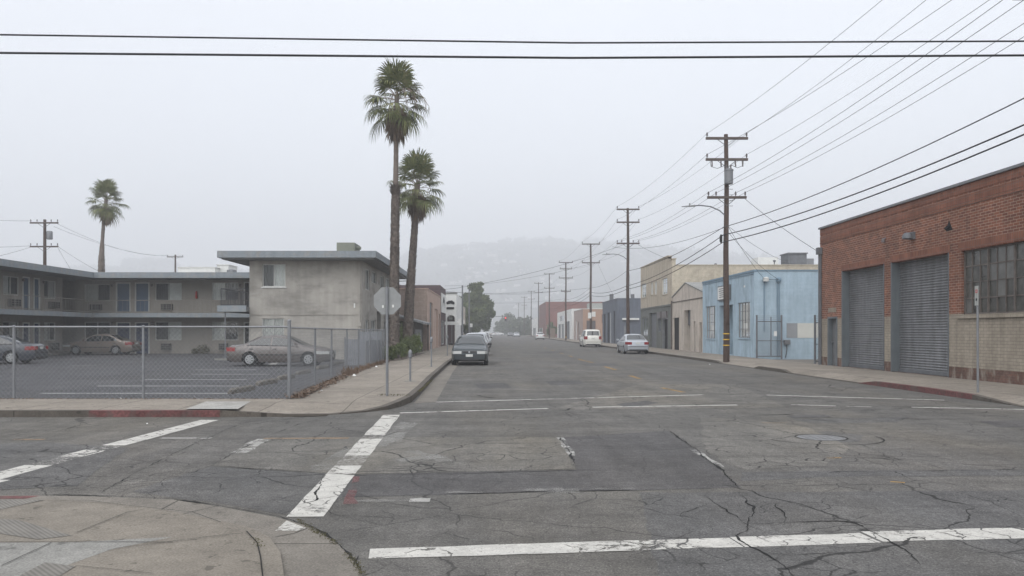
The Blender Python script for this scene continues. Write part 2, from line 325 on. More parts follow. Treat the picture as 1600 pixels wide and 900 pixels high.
# near corner with its concrete apron
apron = [G(*p) for p in ((-400,790),(0,774),(150,776),(270,781),(350,793),(430,808),(480,822),(520,843),(548,870),(566,900),(580,960),(590,1100))]
sheet('gutter', [apron+[(-2.2,-3),(-12,-3),(-12,6.5)]], .0022, M['gutter'])
sheet('gutter', [[G(*p) for p in ((647,630),(681,628.5),(707,582),(716,570),(746,540))]+[(-2.38,90),(-2.2,36.9),(-2.05,26.2)]], .0022, M['gutter'])
ck = [G(*p, .03) for p in ((-300,786),(80,780),(180,786),(260,797),(330,811),(385,822),(420,838),(438,862),(444,900),(448,960),(450,1060))]
ci = [G(*p, .03) for p in ((-300,796),(75,790),(172,796),(245,806),(310,819),(360,830),(392,845),(407,868),(412,900),(414,960),(415,1060))]
mb = MB(); mb.mi = 0
for i in range(len(ck)-1):
    a, b, c, d = ck[i], ck[i+1], ci[i+1], ci[i]
    mb.quad((a[0],a[1],0),(b[0],b[1],0),(b[0],b[1],.03),(a[0],a[1],.03)); mb.quad((a[0],a[1],.03),(b[0],b[1],.03),(c[0],c[1],.034),(d[0],d[1],.034))
corner = MB(); corner.quad(*[(a,b,.034) for a,b in ci+[(-1.4,-3),(-12,-3)]])
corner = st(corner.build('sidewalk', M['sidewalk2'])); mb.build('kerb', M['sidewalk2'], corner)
sheet('pale_slab', [[G(*p, .04) for p in ((-200,848),(120,846),(270,838),(175,857),(-30,930),(-200,930))]], .0355, M['pale_slab'], corner)
m, N, L, B = mat_base('grooved_ramp_band'); g = N.new('ShaderNodeNewGeometry').outputs['Position']
wv = N.new('ShaderNodeTexWave'); wv.inputs['Scale'].default_value = 14; wv.wave_type = 'BANDS'; wv.bands_direction = 'DIAGONAL'; L.new(g, wv.inputs['Vector'])
L.new(mul(N, L, mixc(N, L, wv.outputs['Fac'], (.105,.098,.085), (.165,.153,.135)), nz(N, L, g, 5, .85, 1.15)), B.inputs['Base Color']); B.inputs['Roughness'].default_value = .9
M['groove'] = m
sheet('grooved_band', [[G(*p, .04) for p in ((-60,806),(30,812),(112,836),(60,842),(-60,824))]], .0372, M['groove'], corner)
sheet('grooved_band', [[G(*p, .04) for p in ((70,878),(118,884),(60,920),(-10,920))]], .0378, M['groove'], corner)
sheet('grooved_band', [[G(*p, .04) for p in ((-60,781),(70,780),(-20,800),(-60,800))]], .0365, M['groove'], corner)
sheet('red_paint', [[G(*p, .01) for p in ((-200,775),(62,773.5),(40,778),(-200,780))]], .0036, M['kerb_red'], road)
# parking lot
lot = sheet('parking_lot', [rect(-90,17.3,-4.9,60)], .02, M['lot'])
for i, (py, x0, x1, wd) in enumerate(((615,60,372,.16),(603.5,150,372,.17),(593.5,222,385,.17),(585,298,420,.17),(578,300,400,.16),(571,110,150,.14),(561,110,138,.16))):
    Y = (CH-.02)*F/(py-CY); sheet('stall_line', [rect(XX(x0,Y),Y,XX(x1,Y),Y+wd)], .0225, M['stall'], lot)
sheet('stall_line', [[G(*p, .03) for p in ((415,572),(428,572),(440,563),(432,563))]], .026, M['white_worn'], lot)
# asphalt repairs
PZ = [0]
def patch(pts, z, mat, name='asphalt_patch'):
    rnd = random.Random(int(pts[0][0])); P_ = [Vector(G(*p)) for p in pts]; out = []
    for a_, b_ in zip(P_, P_[1:]+P_[:1]):
        k = max(1, int((b_-a_).length/.14)); n_ = Vector((-(b_-a_).y, (b_-a_).x)).normalized()
        for j in range(k): q = a_.lerp(b_, j/k); out.append(tuple(q+n_*(.05*noise.noise((q.x*2.5,q.y*2.5,z*99))+rnd.uniform(-.008,.008))))
    PZ[0] += .00011; return sheet(name, [out], z+PZ[0], mat, road)
patch([(545,742),(900,734),(893,716),(874,684),(1045,673),(1080,697),(1100,714),(1130,738),(1158,762),(1020,766),(870,768),(690,774),(530,777),(536,758)], .0014, M['asphalt_dark'])
patch([(205,768),(280,745),(331,729),(470,738),(545,742),(536,758),(530,777),(500,812),(480,806),(440,803),(350,788)], .0014, M['asphalt_mid'])
patch([(331,728),(412,684),(590,683),(874,683),(899,733),(545,741),(470,737)], .0028, M['asphalt_light'])
patch([(1158,738),(1700,732),(1700,742),(1300,745),(1160,752)], .0014, M['asphalt_mid'])
patch([(1000,770),(1700,766),(1700,960),(1040,960),(1020,860)], .0014, M['asphalt_mid'])
patch([(1195,680),(1290,674),(1350,680),(1340,690),(1260,693),(1200,688)], .0014, M['asphalt_mid'])
patch([(1240,655),(1420,652),(1400,660),(1270,662)], .0018, M['asphalt_mid'])
patch([(1530,658),(1640,656),(1640,668),(1560,668)], .0018, M['asphalt_dark'])
patch([(1095,652),(1180,656),(1260,668),(1330,700),(1290,728),(1165,734),(1130,722),(1100,700)], .0014, M['asphalt_light'])
patch([(860,640),(1230,637),(1150,600),(1000,600)], .0014, M['asphalt_light'])
patch([(-100,700),(60,690),(200,700),(120,760),(-100,768)], .0014, M['asphalt_mid'])
for pts in (((740,600),(790,598),(800,606),(752,608)), ((850,596),(905,594),(912,600),(862,602)), ((905,568),(960,568),(968,572),(915,572)), ((960,632),(1010,626),(1030,630),(985,637)), ((1230,650),(1290,648),(1300,652),(1240,654)), ((838,550),(880,549),(884,551),(842,552))):
    patch(pts, .0024, M['asphalt_dark'])
M['white_faint'] = roadpaint('faint_white_scuff', (.36,.35,.33), .53, .08, .30)
# painted markings
def strip(a, b, wd, z, mat, name='painted_line', seg=10, jag=.01, seed=0):
    """a, b: ends of the line's centre on the road, metres; ragged outer edges"""
    rnd = random.Random(seed); a, b = Vector(a), Vector(b); d = (b-a).normalized(); nrm = Vector((-d.y, d.x)); k = max(2, int((b-a).length/.25)); mb = MB(); prev = None
    for i in range(k+1):
        p = a.lerp(b, i/k); l, r_ = p+nrm*(wd/2+rnd.uniform(-jag,jag)), p-nrm*(wd/2+rnd.uniform(-jag,jag))
        if prev: mb.quad((*prev[0],z),(*prev[1],z),(*r_,z),(*l,z))
        prev = (l, r_)
    return mb.build(name, mat, road)
def pstrip(p, q, wd, mat, seed=0, z=.0045, jag=.01): return strip(G(*p), G(*q), wd, z, mat, seed=seed, jag=jag)
for i, (p, q, mt) in enumerate((((-260,812),(60,727.4),'white_paint'),((60,727.4),(112,713.6),'white_heavy'),((112,713.6),(150,703.6),'white_paint'),((150,703.6),(178,696.2),'white_heavy'),((178,696.2),(212,687.2),'white_paint'),((212,687.2),(328,656.5),'white_solid'))): pstrip(p, q, .33, M[mt], 50+i)
pstrip((-5,750),(-200,800),.30,M['white_paint'],2,.0047)
def onl(y): return (476+136*(808-y)/159.5, y)
for i, (y0_, y1_, mt) in enumerate(((808,785,'white_paint'),(785,743,'white_solid'),(743,728,'white_paint'),(728,712,'white_heavy'),(712,700,'white_paint'),(700,686,'white_solid'),(686,680,'white_heavy'),(680,648.5,'white_solid'))):
    pstrip(onl(y0_), onl(y1_), .32, M[mt], 60+i, .0045, .008)
sheet('painted_line', [[G(*p) for p in ((430,830),(448,814),(478,826),(466,830))]], .0049, M['white_paint'], road)
pstrip((577,866),(820,858.4),.27,M['white_solid'],4); pstrip((820,858.4),(1150,848),.27,M['white_paint'],34); pstrip((1152,847.5),(1360,841),.28,M['white_paint'],5); pstrip((1362,839),(1480,836),.30,M['white_paint'],6); pstrip((1480,836),(1760,829),.31,M['white_solid'],36)
for p, q, wd in (((682,628.5),(1100,617),.13),((625,645.5),(856,638.5),.12),((926,636.5),(1152,633),.13),((1198,617.5),(1476,625.5),.14),((1236,632.5),(1306,634.5),.10),((1322,635),(1362,636),.07),((1424,636.5),(1680,641.5),.12)):
    pstrip(p, q, wd, M['white_thin'], seed=int(p[0]))
pstrip((412,685.5),(545,685),.16,M['tan_paint'],8,.0045,.02); pstrip((372,708),(412,686),.22,M['white_worn'],9,.0045,.03); pstrip((590,698),(625,665),.30,M['white_faint'],10,.0041,.06)
pstrip((640,782),(672,782),.15,M['white_worn'],11,.0045,.03); pstrip((556,783),(640,782),.12,M['white_faint'],31,.0043,.03); pstrip((620,720),(690,712),.3,M['white_faint'],32,.0042,.05); pstrip((820,766),(880,764),.10,M['white_faint'],33,.0043,.03); pstrip((875,684),(895,712),.10,M['white_worn'],12,.0045,.03)
pstrip((1086,703),(1125,730),.10,M['white_worn'],13,.0045,.03); pstrip((20,687),(70,687),.12,M['tan_paint'],14); pstrip((250,685),(330,685),.12,M['white_worn'],15)
pstrip((1034,606),(1068,613),.14,M['yellow_paint'],16); pstrip((984,587),(1000,592),.14,M['yellow_paint'],17); pstrip((945,573),(962,578),.14,M['yellow_paint'],18); pstrip((905,562),(928,567),.13,M['yellow_paint'],19)
for Y in (44,50,57,66,76,88,102,120,140,165): strip((4.85,Y),(4.85,Y+2.6),.13,.0045,M['yellow_paint'],seed=int(Y))
pstrip((1293,716),(1314,715.5),.06,M['yellow_paint'],20); pstrip((1391,753),(1414,754.5),.05,M['yellow_paint'],21); pstrip((1190,661),(1230,661),.06,M['tan_paint'],22)
for i, (p, q, w_) in enumerate((((640,705),(700,722),.18),((835,766),(905,767),.14),((505,735),(560,700),.35),((610,690),(640,660),.3),((930,764),(990,763),.06),((1230,655),(1262,655),.1),((700,768),(760,771),.1),((940,600),(990,600),.15),((1240,640),(1300,641),.12))): pstrip(p, q, w_, M['white_faint'], 70+i, .0040+i*.00005, .05)
M['red_mark'] = roadpaint('red_spray_paint', (.24,.10,.10), .58, .06, .35)
pstrip((548,788),(556,745),.09,M['red_mark'],23,.0052,.03)
# cracks that the photograph shows, as irregular flat ribbons with tar and shadow in their colour
def crack(pts, wd=.022, jit=.03, seed=0, z=.0062):
    rnd = random.Random(seed*7+len(pts)); P = [Vector(G(*p)) for p in pts]; mb = MB(); Q = []
    for a, b in zip(P, P[1:]):
        k = max(2, int((b-a).length/.045)); Q += [a.lerp(b, j/k) for j in range(k)]
    Q.append(P[-1])
    for _ in range(5): Q = [Q[0]]+[(Q[i-1]+Q[i]*2+Q[i+1])/4 for i in range(1, len(Q)-1)]+[Q[-1]]
    n = len(Q); prev = None
    for i, q in enumerate(Q):
        d = (Q[min(i+1,n-1)]-Q[max(i-1,0)]); d = d.normalized() if d.length > 0 else Vector((1,0)); nr = Vector((-d.y, d.x))
        off = jit*(1.6*noise.noise((q.x*1.7,q.y*1.7,seed))+1.1*noise.noise((q.x*6,q.y*6,seed+9)))+rnd.uniform(-.007,.007)
        e_ = min(1, i/12, (n-1-i)/12)
        ww = wd*.42*e_*max(.22, .42+1.5*noise.noise((q.x*2.3,q.y*2.3,seed+31)))*rnd.uniform(.55,1.2)
        l, r_ = q+nr*(off+ww), q+nr*(off-ww)
        if prev: mb.quad((*prev[0],z),(*prev[1],z),(*r_,z),(*l,z))
        prev = (l, r_)
    return mb
allc = MB(); CR = [
 ([(330,729),(430,736),(560,743),(700,741),(900,735),(1000,736)],.03,.012), ([(530,777),(700,773),(870,768),(1020,766),(1160,762)],.03,.012),
 ([(900,733),(893,716),(880,692),(872,680)],.05,.03), ([(874,684),(980,678),(1045,673)],.02,.02), ([(1045,673),(1080,697),(1100,714),(1130,738),(1158,764)],.05,.02),
 ([(1130,740),(1300,738),(1480,736),(1640,733)],.022,.01), ([(1160,752),(1300,748),(1420,745),(1640,744)],.016,.01),
 ([(0,772),(150,775),(270,780),(350,792),(430,806),(490,824),(520,843),(545,866),(560,885),(566,905)],.035,.01),
 ([(150,775),(220,735),(300,695),(370,665),(430,652)],.022,.015), ([(331,728),(370,706),(412,684),(470,662),(500,655)],.02,.015),
 ([(505,741),(500,760),(492,775),(500,782),(470,788),(425,798)],.05,.02), ([(490,780),(512,782),(505,788)],.03,.02),
 ([(1150,766),(1180,800),(1150,845),(1165,850),(1240,898),(1300,950)],.035,.03), ([(1150,820),(1250,816),(1325,814),(1350,825),(1420,862),(1440,885)],.035,.015),
 ([(1060,768),(1100,775),(1140,800),(1160,818),(1210,836)],.02,.03), ([(1080,770),(1065,780),(1100,788),(1085,795),(1060,806),(1110,822),(1108,835)],.02,.03),
 ([(1105,820),(1060,840),(1035,850)],.02,.02), ([(1420,885),(1395,870),(1380,845)],.015,.03), ([(1490,768),(1530,780),(1570,795),(1610,812)],.03,.03),
 ([(875,640),(890,650),(925,660),(950,665),(1020,672)],.02,.04), ([(800,655),(860,650),(940,645)],.012,.02), ([(640,670),(600,682),(570,690)],.015,.02),
 ([(850,620),(860,634),(875,640)],.02,.03), ([(700,730),(712,716),(706,710)],.02,.02), ([(730,735),(735,718)],.015,.02), ([(935,616),(955,624)],.03,.02),
 ([(1000,600),(1080,600),(1180,615)],.02,.03), ([(1150,648),(1240,652),(1380,668),(1500,672)],.018,.03), ([(1330,690),(1370,705),(1400,722),(1420,732)],.015,.03),
 ([(0,690),(60,682),(130,664),(240,658)],.02,.02), ([(690,775),(640,850),(620,905)],.0,.0), ([(895,700),(800,700),(700,704)],.012,.03), ([(1340,862),(1200,869),(1090,868)],.015,.02),
 ([(1100,872),(1085,885),(1110,900)],.03,.03), ([(840,545),(930,548),(1000,560)],.02,.03), ([(740,590),(860,592),(960,590)],.015,.03), ([(850,575),(900,585),(990,602)],.02,.04),
 ([(1200,740),(1210,735),(1180,729)],.015,.02), ([(1000,566),(1120,590),(1260,615),(1350,640)],.015,.03), ([(0,815),(60,800)],.0,.0), ([(340,668),(372,700)],.0,0)]
for i, (pts, wd, j) in enumerate(CR):
    if wd: c_ = crack(pts, wd*1.05, j, i); allc.add(c_.v, c_.f)
rc = random.Random(77)
for i in range(150):                                             # smaller cracks: lengthwise near the wheel tracks, crosswise farther up
    if i < 60: x0_, y0_, a_, L_, wd = rc.uniform(-1.0,11), rc.uniform(5.6,15), rc.uniform(0,6.28), rc.uniform(.25,1.3), rc.uniform(.010,.022)
    elif i < 75: x0_, y0_, a_, L_, wd = rc.uniform(-9,-2), rc.uniform(8.5,14.4), rc.uniform(-.4,.4), rc.uniform(.6,2.2), rc.uniform(.012,.026)
    else: x0_, y0_, a_, L_, wd = rc.uniform(-1.2,10.5), 15+45*rc.random()**1.6, rc.choice([rc.uniform(-.25,.25), rc.uniform(-.25,.25), rc.uniform(1.2,1.9)]), rc.uniform(.8,4.0), rc.uniform(.03,.07)
    pp = []; 
    for k in range(5): pp.append((CX+x0_*F/y0_, CY+CH*F/y0_)); a_ += rc.uniform(-.5,.5); x0_ += math.cos(a_)*L_/4; y0_ += math.sin(a_)*L_/4
    c_ = crack(pp, wd, .02, 100+i); allc.add(c_.v, c_.f)
allc.build('crack', M['crack'], road)
sc_ = MB()
for i, (pts, wd) in enumerate(((((75,782),(140,782),(200,790),(300,800),(345,816)),.012), (((385,830),(402,848),(407,870),(411,905)),.014), (((120,832),(200,800),(225,796)),.012), (((0,847),(140,846),(270,847)),.014), (((2,884),(80,848)),.012), (((118,884),(240,896)),.008), (((180,857),(330,838),(380,833)),.012))):
    rnd = random.Random(i); P = [Vector(G(*p, .04)) for p in pts]
    for a, b in zip(P, P[1:]):
        d = (b-a).normalized(); n_ = Vector((-d.y,d.x))*wd*.3; sc_.quad((*(a+n_),.0425),(*(a-n_),.0425),(*(b-n_),.0425),(*(b+n_),.0425))
sc_.build('joint', M['crack'], corner)
gj = MB()
for pts in (((280,805),(345,790)), ((430,840),(460,834),(480,826)), ((560,870),(552,885))):
    for a, b in zip(pts, pts[1:]):
        a, b = Vector(G(*a)), Vector(G(*b)); d = (b-a).normalized(); n_ = Vector((-d.y,d.x))*.0035; gj.quad((*(a+n_),.0055),(*(a-n_),.0055),(*(b-n_),.0055),(*(b+n_),.0055))
gj.build('joint', M['crack'], road)
# manhole
mx, my = G(1283,684)
mh = MB(); mh.lathe([(.34,-.004),(.34,.002),(.32,.003),(.32,.001),(.0,.001)], (mx,my,.003), n=28)
for k in range(5):
    for j in range(-2,3): mh.box(mx+j*.11-.03, my-.22+k*.1, .003, mx+j*.11+.03, my-.19+k*.1, .006)
tags(mh.build('manhole_cover', surf('worn_cast_iron',(.15,.15,.15),.5,((6,.2),(30,.15)),metal=.3), smooth=True), 'round iron manhole cover set in the asphalt of the intersection', 'manhole cover')
ring = MB(); n_ = 60; rr_ = random.Random(3)
for r0_, w_, a0_, a1_ in ((.36,.018,0,1),(.78,.020,.55,1.02)):
    for k in range(n_):
        t0_, t1_ = 2*math.pi*lerp(a0_,a1_,k/n_), 2*math.pi*lerp(a0_,a1_,(k+1)/n_)
        ring.quad(*[(mx+q*math.cos(t)*(1 if r0_ < .5 else 1.1), my+q*math.sin(t), .0064) for q, t in ((r0_,t0_),(r0_,t1_),(r0_+w_,t1_),(r0_+w_,t0_))])
ring.build('crack', M['crack'], road)
# hills in the fog
def ridge(px):
    T = [(-1200,470),(-300,440),(0,428),(60,426),(120,428),(190,418),(270,414),(330,426),(450,426),(560,416),(640,404),(690,396),(740,390),(790,384),(860,380),(930,381),(1000,386),(1100,396),(1250,412),(1600,460),(2400,490)]
    for (a, ya), (b, yb) in zip(T, T[1:]):
        if a <= px <= b: return lerp(ya, yb, (px-a)/(b-a))
    return 470
HS = 2.6
def hillz(x, y):
    z = ZZ(ridge(CX+x*F/(900*HS)), 900*HS); x, y = x/HS, y/HS
    t = min(1, max(0, (y-430)/470)); t = t*t*(3-2*t)*.55+t*.45
    if y > 900: t = 1-(y-900)/700
    return z*t + 5*noise.noise((x*.01, y*.01, 3))*min(1,t*3) - (1-min(1,t*4))*1.5
hb = MB(); nx, ny = 110, 40; vs = []
for j in range(ny+1):
    for i in range(nx+1):
        x_, y_ = -2300+4600*i/nx, 1115+1820*j/ny; vs.append((x_, y_, hillz(x_, y_)))
hb.add(vs, [(j*(nx+1)+i, j*(nx+1)+i+1, (j+1)*(nx+1)+i+1, (j+1)*(nx+1)+i) for j in range(ny) for i in range(nx)])
M['hill'] = surf('hill_scrub', (.055,.06,.045), .95, ((.02,.3),(.08,.25)))
st(hb.build('hill', M['hill'], smooth=True, ang=180))
# the air: one box of even haze
hz = MB(); hz.box(-2400,-40,-1.2,2400,3000,390)
hm = bpy.data.materials.new('haze_air'); hm.use_nodes = True; N, L = hm.node_tree.nodes, hm.node_tree.links
for n in list(N): N.remove(n)
ho = N.new('ShaderNodeOutputMaterial'); pv = N.new('ShaderNodeVolumePrincipled'); L.new(pv.outputs[0], ho.inputs['Volume'])
pv.inputs['Color'].default_value = (.95,.965,1,1); pv.inputs['Density'].default_value = .0011; pv.inputs['Anisotropy'].default_value = .0
ho_ = hz.build('haze', hm); ho_['kind'] = 'stuff'; ho_['label'] = 'pale fog hanging over the street and the hills'
# ================= BUILDINGS =================
def PE(X): return lambda u, z, d=0: (X+d, u, z)      # wall facing the street from the right (towards -X)
def PWs(X): return lambda u, z, d=0: (X-d, u, z)     # wall facing the street from the left (towards +X)
def PS(Y): return lambda u, z, d=0: (u, Y+d, z)      # wall facing the camera
def pbox(mb, P, u0, u1, z0, z1, d0, d1):
    a = [P(u0,z0,d0),P(u1,z0,d0),P(u1,z0,d1),P(u0,z0,d1),P(u0,z1,d0),P(u1,z1,d0),P(u1,z1,d1),P(u0,z1,d1)]
    return mb.add(a, [(0,3,2,1),(4,5,6,7),(0,1,5,4),(1,2,6,5),(2,3,7,6),(3,0,4,7)])
def wall(mb, P, u0, u1, z0, z1, holes=(), zsplit=()):
    """front face with real openings and their reveals; holes (u0,u1,z0,z1,depth)"""
    us = sorted({u0,u1}|{h[0] for h in holes}|{h[1] for h in holes}); zs = sorted({z0,z1}|{h[2] for h in holes}|{h[3] for h in holes})
    us = [u for u in us if u0 <= u <= u1]; zs = [z for z in zs if z0 <= z <= z1]
    for a, b in zip(us, us[1:]):
        for c, d in zip(zs, zs[1:]):
            m_, n_ = (a+b)/2, (c+d)/2
            if any(h[0] < m_ < h[1] and h[2] < n_ < h[3] for h in holes): continue
            mb.quad(P(a,c),P(b,c),P(b,d),P(a,d))
    for h in holes:
        a, b, c, d, t = h[:5]
        for p, q in [] if len(h) > 5 else (((a,c),(b,c)),((b,c),(b,d)),((b,d),(a,d)),((a,d),(a,c))):
            mb.quad(P(p[0],p[1],0),P(q[0],q[1],0),P(q[0],q[1],t),P(p[0],p[1],t))
    return mb
def window(par, P, u0, u1, z0, z1, dep=.10, split=None, left='curtain', right='curtain_dark', fr='frame', fw=.045, sill=False, grid=None, gl='glass', name='window'):
    f = MB()
    for a in ((u0,u0+fw,z0,z1),(u1-fw,u1,z0,z1),(u0+fw,u1-fw,z0,z0+fw),(u0+fw,u1-fw,z1-fw,z1)): pbox(f, P, *a, dep-.05, dep)
    if grid:
        nu, nz_ = grid
        for i in range(1, nu): u = lerp(u0,u1,i/nu); pbox(f, P, u-.015, u+.015, z0+.01, z1-.01, dep-.035, dep-.003)
        for i in range(1, nz_): z = lerp(z0,z1,i/nz_); pbox(f, P, u0+.01, u1-.01, z-.015, z+.015, dep-.032, dep-.005)
    elif split is None: pbox(f, P, (u0+u1)/2-.02, (u0+u1)/2+.02, z0+.01, z1-.01, dep-.045, dep-.005)
    o = f.build(name, M[fr], par)
    g = MB(); g.quad(P(u0+fw,z0+fw,dep-.01),P(u1-fw,z0+fw,dep-.01),P(u1-fw,z1-fw,dep-.01),P(u0+fw,z1-fw,dep-.01)); g.build('pane', M[gl], o)
    mid = (u0+u1)/2
    for nm, a, b in ((left, u0, mid), (right, mid, u1)):
        if not nm: continue
        c = MB(); k = max(4, int((b-a)/.07))
        for i in range(k):
            x0, x1 = lerp(a,b,i/k), lerp(a,b,(i+1)/k); e0, e1 = dep+.06+(i%2)*.03, dep+.06+((i+1)%2)*.03
            c.quad(P(x0,z0,e0),P(x1,z0,e1),P(x1,z1,e1),P(x0,z1,e0))
        c.build('curtain', M[nm], o)
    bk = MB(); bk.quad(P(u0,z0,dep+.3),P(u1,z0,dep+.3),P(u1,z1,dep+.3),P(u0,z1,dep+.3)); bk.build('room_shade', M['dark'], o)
    if sill: s_ = MB(); pbox(s_, P, u0-.06, u1+.06, z0-.07, z0-.005, -.05, .06); s_.build('sill', M[sill if isinstance(sill,str) else fr], o)
    return o
def door(par, P, u0, u1, z0, z1, mat, dep=.08, trim='frame', knob=True, side=1):
    d = MB(); pbox(d, P, u0+.05, u1-.05, z0, z1-.05, dep-.03, dep+.01); o = d.build('door', M[mat], par)
    t = MB()
    for a in ((u0-.03,u0+.05,z0,z1+.03),(u1-.05,u1+.03,z0,z1+.03),(u0+.05,u1-.05,z1-.05,z1+.03)): pbox(t, P, *a, -.02, dep-.035)
    if trim: t.build('door_frame', M[trim], o)
    if knob: k = MB(); u = lerp(u0,u1,.86 if side > 0 else .14); k.tube([P(u,z0+1.0,dep-.03),P(u,z0+1.0,dep-.09)],.03,8); k.build('handle', M['steel'], o)
    return o
def rail(par, segs, z0, z1, mat, name='railing', gap=.16):
    """segs: list of ((x,y),(x,y)); posts, rails and upright bars"""
    mb = MB()
    for a, b in segs:
        a, b = Vector(a), Vector(b); ln = (b-a).length; k = max(1, int(ln/gap))
        for z in (z1, z0+.09): mb.tube([(*a,z),(*b,z)],.022,4)
        for i in range(k+1):
            p = a.lerp(b, i/k); r_ = .022 if i % 9 == 0 else .010; mb.tube([(*p,z0),(*p,z1)], r_, 4, caps=False)
    return mb.build(name, mat, par)
def simple_box(mb, x0, y0, z0, x1, y1, z1, skip=''):
    """walls as single faces, leaving out those named (S, N, W, E, T)"""
    f = {'S':[(x0,y0),(x1,y0)],'N':[(x1,y1),(x0,y1)],'W':[(x0,y1),(x0,y0)],'E':[(x1,y0),(x1,y1)]}
    for k, (a, b) in f.items():
        if k not in skip: mb.quad((*a,z0),(*b,z0),(*b,z1),(*a,z1))
    if 'T' not in skip: mb.quad((x0,y0,z1),(x1,y0,z1),(x1,y1,z1),(x0,y1,z1))
    return mb
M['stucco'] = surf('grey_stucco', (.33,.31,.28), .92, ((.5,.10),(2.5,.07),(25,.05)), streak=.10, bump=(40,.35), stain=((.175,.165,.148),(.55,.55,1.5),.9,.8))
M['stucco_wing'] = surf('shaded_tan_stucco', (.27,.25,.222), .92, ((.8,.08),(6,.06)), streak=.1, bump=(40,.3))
M['fascia'] = surf('blue_grey_fascia', (.20,.222,.24), .7, ((1,.08),(8,.08)), streak=.12, stain=((.30,.25,.19),(1,1,1),2.2,.35))
M['soffit'] = surf('soffit', (.20,.20,.195), .9, ((1,.1),))
M['rooftop'] = surf('gravel_roof', (.22,.22,.21), .95, ((2,.15),))
M['door_blue'] = surf('slate_blue_door', (.07,.105,.155), .6, ((2,.08),))
M['door_blue2'] = surf('dark_blue_door', (.033,.05,.10), .6, ((2,.08),))
M['acgrey'] = surf('ac_unit_grille', (.14,.135,.13), .7, ((4,.1),))
M['rail'] = surf('railing_paint', (.19,.175,.155), .6, ((3,.1),))
M['rail_dark'] = surf('dark_railing_paint', (.06,.06,.065), .6, ((3,.1),))
M['red'] = surf('red_enamel', (.35,.03,.03), .5, ((3,.1),))
# ---- motel: a left wing along the lot and a back wing, one L-shaped two-storey building ----
mot = thing('motel_building', 'long grey two-storey motel with blue doors behind the parking lot, flat roof and upper walkway', 'motel', (-20, 57, .02))
PB, PL = PS(57.0), PWs(-29.8)
hb_, hl_ = [], []
def wb(x0, x1, y0, y1): return (XX(x0,57), XX(x1,57), ZZ(y1,57), ZZ(y0,57))
back_w = [(wb(132,172,444,470.5),1),(wb(242.4,283.7,442,469.5),2),(wb(331,372,441.5,469.5),3),(wb(132,172,503,531),4),(wb(242.4,283.7,502.7,531.6),2),(wb(331,372,502.7,531.6),3)]
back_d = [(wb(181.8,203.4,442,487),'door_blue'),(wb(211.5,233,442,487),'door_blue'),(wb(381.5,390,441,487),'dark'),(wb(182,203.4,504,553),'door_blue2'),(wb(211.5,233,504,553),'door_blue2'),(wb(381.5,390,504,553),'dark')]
for q, _ in back_w+back_d: hb_.append((*q, .12))
def wl_(x0, x1, z0, z1): return (PX(x0,-29.8), PX(x1,-29.8), z0, z1)
left_w = [(wl_(5,30,3.85,5.0),1),(wl_(69,87.5,3.8,5.0),2),(wl_(5,30,1.0,2.2),2),(wl_(69,87.5,1.0,2.2),1)]
left_d = [(wl_(35.6,45.8,3.0,5.05),'door_blue'),(wl_(52.8,61.7,3.0,5.05),'door_blue'),(wl_(35.6,45.8,.05,2.15),'door_blue2'),(wl_(52.8,61.7,.05,2.15),'door_blue2')]
for q, _ in left_w+left_d: hl_.append((*q, .12))
a = MB(); wall(a, PB, -30.0, -13.0, 0, 5.3, hb_); wall(a, PL, 28, 54.8, 0, 5.3, hl_)
for p, q in (((-29.8,54.8),(-33.5,54.8)),((-33.5,54.8),(-33.5,58.5)),((-33.5,58.5),(-30,58.5)),((-30,58.5),(-30,57)),((-37,28),(-29.8,28)),((-37,28),(-37,66)),((-37,66),(-13,66)),((-13,66),(-13,57))):
    a.quad((*p,0),(*q,0),(*q,5.3),(*p,5.3))
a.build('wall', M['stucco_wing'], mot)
for q, k in back_w: window(mot, PB, *q, left={1:'curtain',2:'curtain_dark',3:'curtain',4:'curtain_dark'}[k], right={1:'curtain_dark',2:'curtain',3:'curtain_dark',4:'curtain_dark'}[k])
for q, k in left_w: window(mot, PL, *q, left={1:'curtain',2:'curtain_dark'}[k], right={1:'curtain_dark',2:'curtain'}[k])
for i, (q, k) in enumerate(back_d): door(mot, PB, *q, k, side=1 if i % 3 else -1)
for q, k in left_d: door(mot, PL, *q, k)
def ac(P, u0, u1, z0, z1):
    m_ = MB(); pbox(m_, P, u0, u1, z0, z1, -.22, 0)
    o = m_.build('air_conditioner', M['acgrey'], mot); s_ = MB()
    for i in range(3):
        for j in range(4): pbox(s_, P, lerp(u0,u1,.06+j*.24), lerp(u0,u1,.24+j*.24), lerp(z0,z1,.12+i*.3), lerp(z0,z1,.32+i*.3), -.226, -.221)
    s_.build('grille', M['dark'], o)
for x0, x1, y0, y1 in ((141.7,160,475.5,484.5),(253,270,475,484.5),(253,268,536.5,547),(343,356,536.5,547),(141,160,537,546)): ac(PB, XX(x0,57), XX(x1,57), ZZ(y1,57), ZZ(y0,57))
for x0, x1, z0, z1 in ((12,28,3.15,3.6),(75,89,3.15,3.6),(75,88,.35,.85),(12,28,.35,.85)): ac(PL, PX(x0,-29.8), PX(x1,-29.8), z0, z1)
for x_, y_ in ((176,446),(238,446),(376,446),(176,505),(238,505)):
    m_ = MB(); m_.lathe([(.05,0),(.08,.05),(.08,.16),(.05,.2)], (XX(x_,57),56.9,ZZ(y_,57)-.1), n=8); m_.build('wall_lamp', M['insul'], mot)
for x_ in (34,66):
    m_ = MB(); m_.lathe([(.05,0),(.08,.05),(.08,.16),(.05,.2)], (-29.7,PX(x_,-29.8),4.75), n=8); m_.build('wall_lamp', M['insul'], mot)
m_ = MB(); m_.lathe([(.03,.5),(.07,.44),(.08,.0),(.06,-.02)], (XX(308,57),56.85,ZZ(466,57)), n=10); m_.build('fire_extinguisher', M['red'], mot)
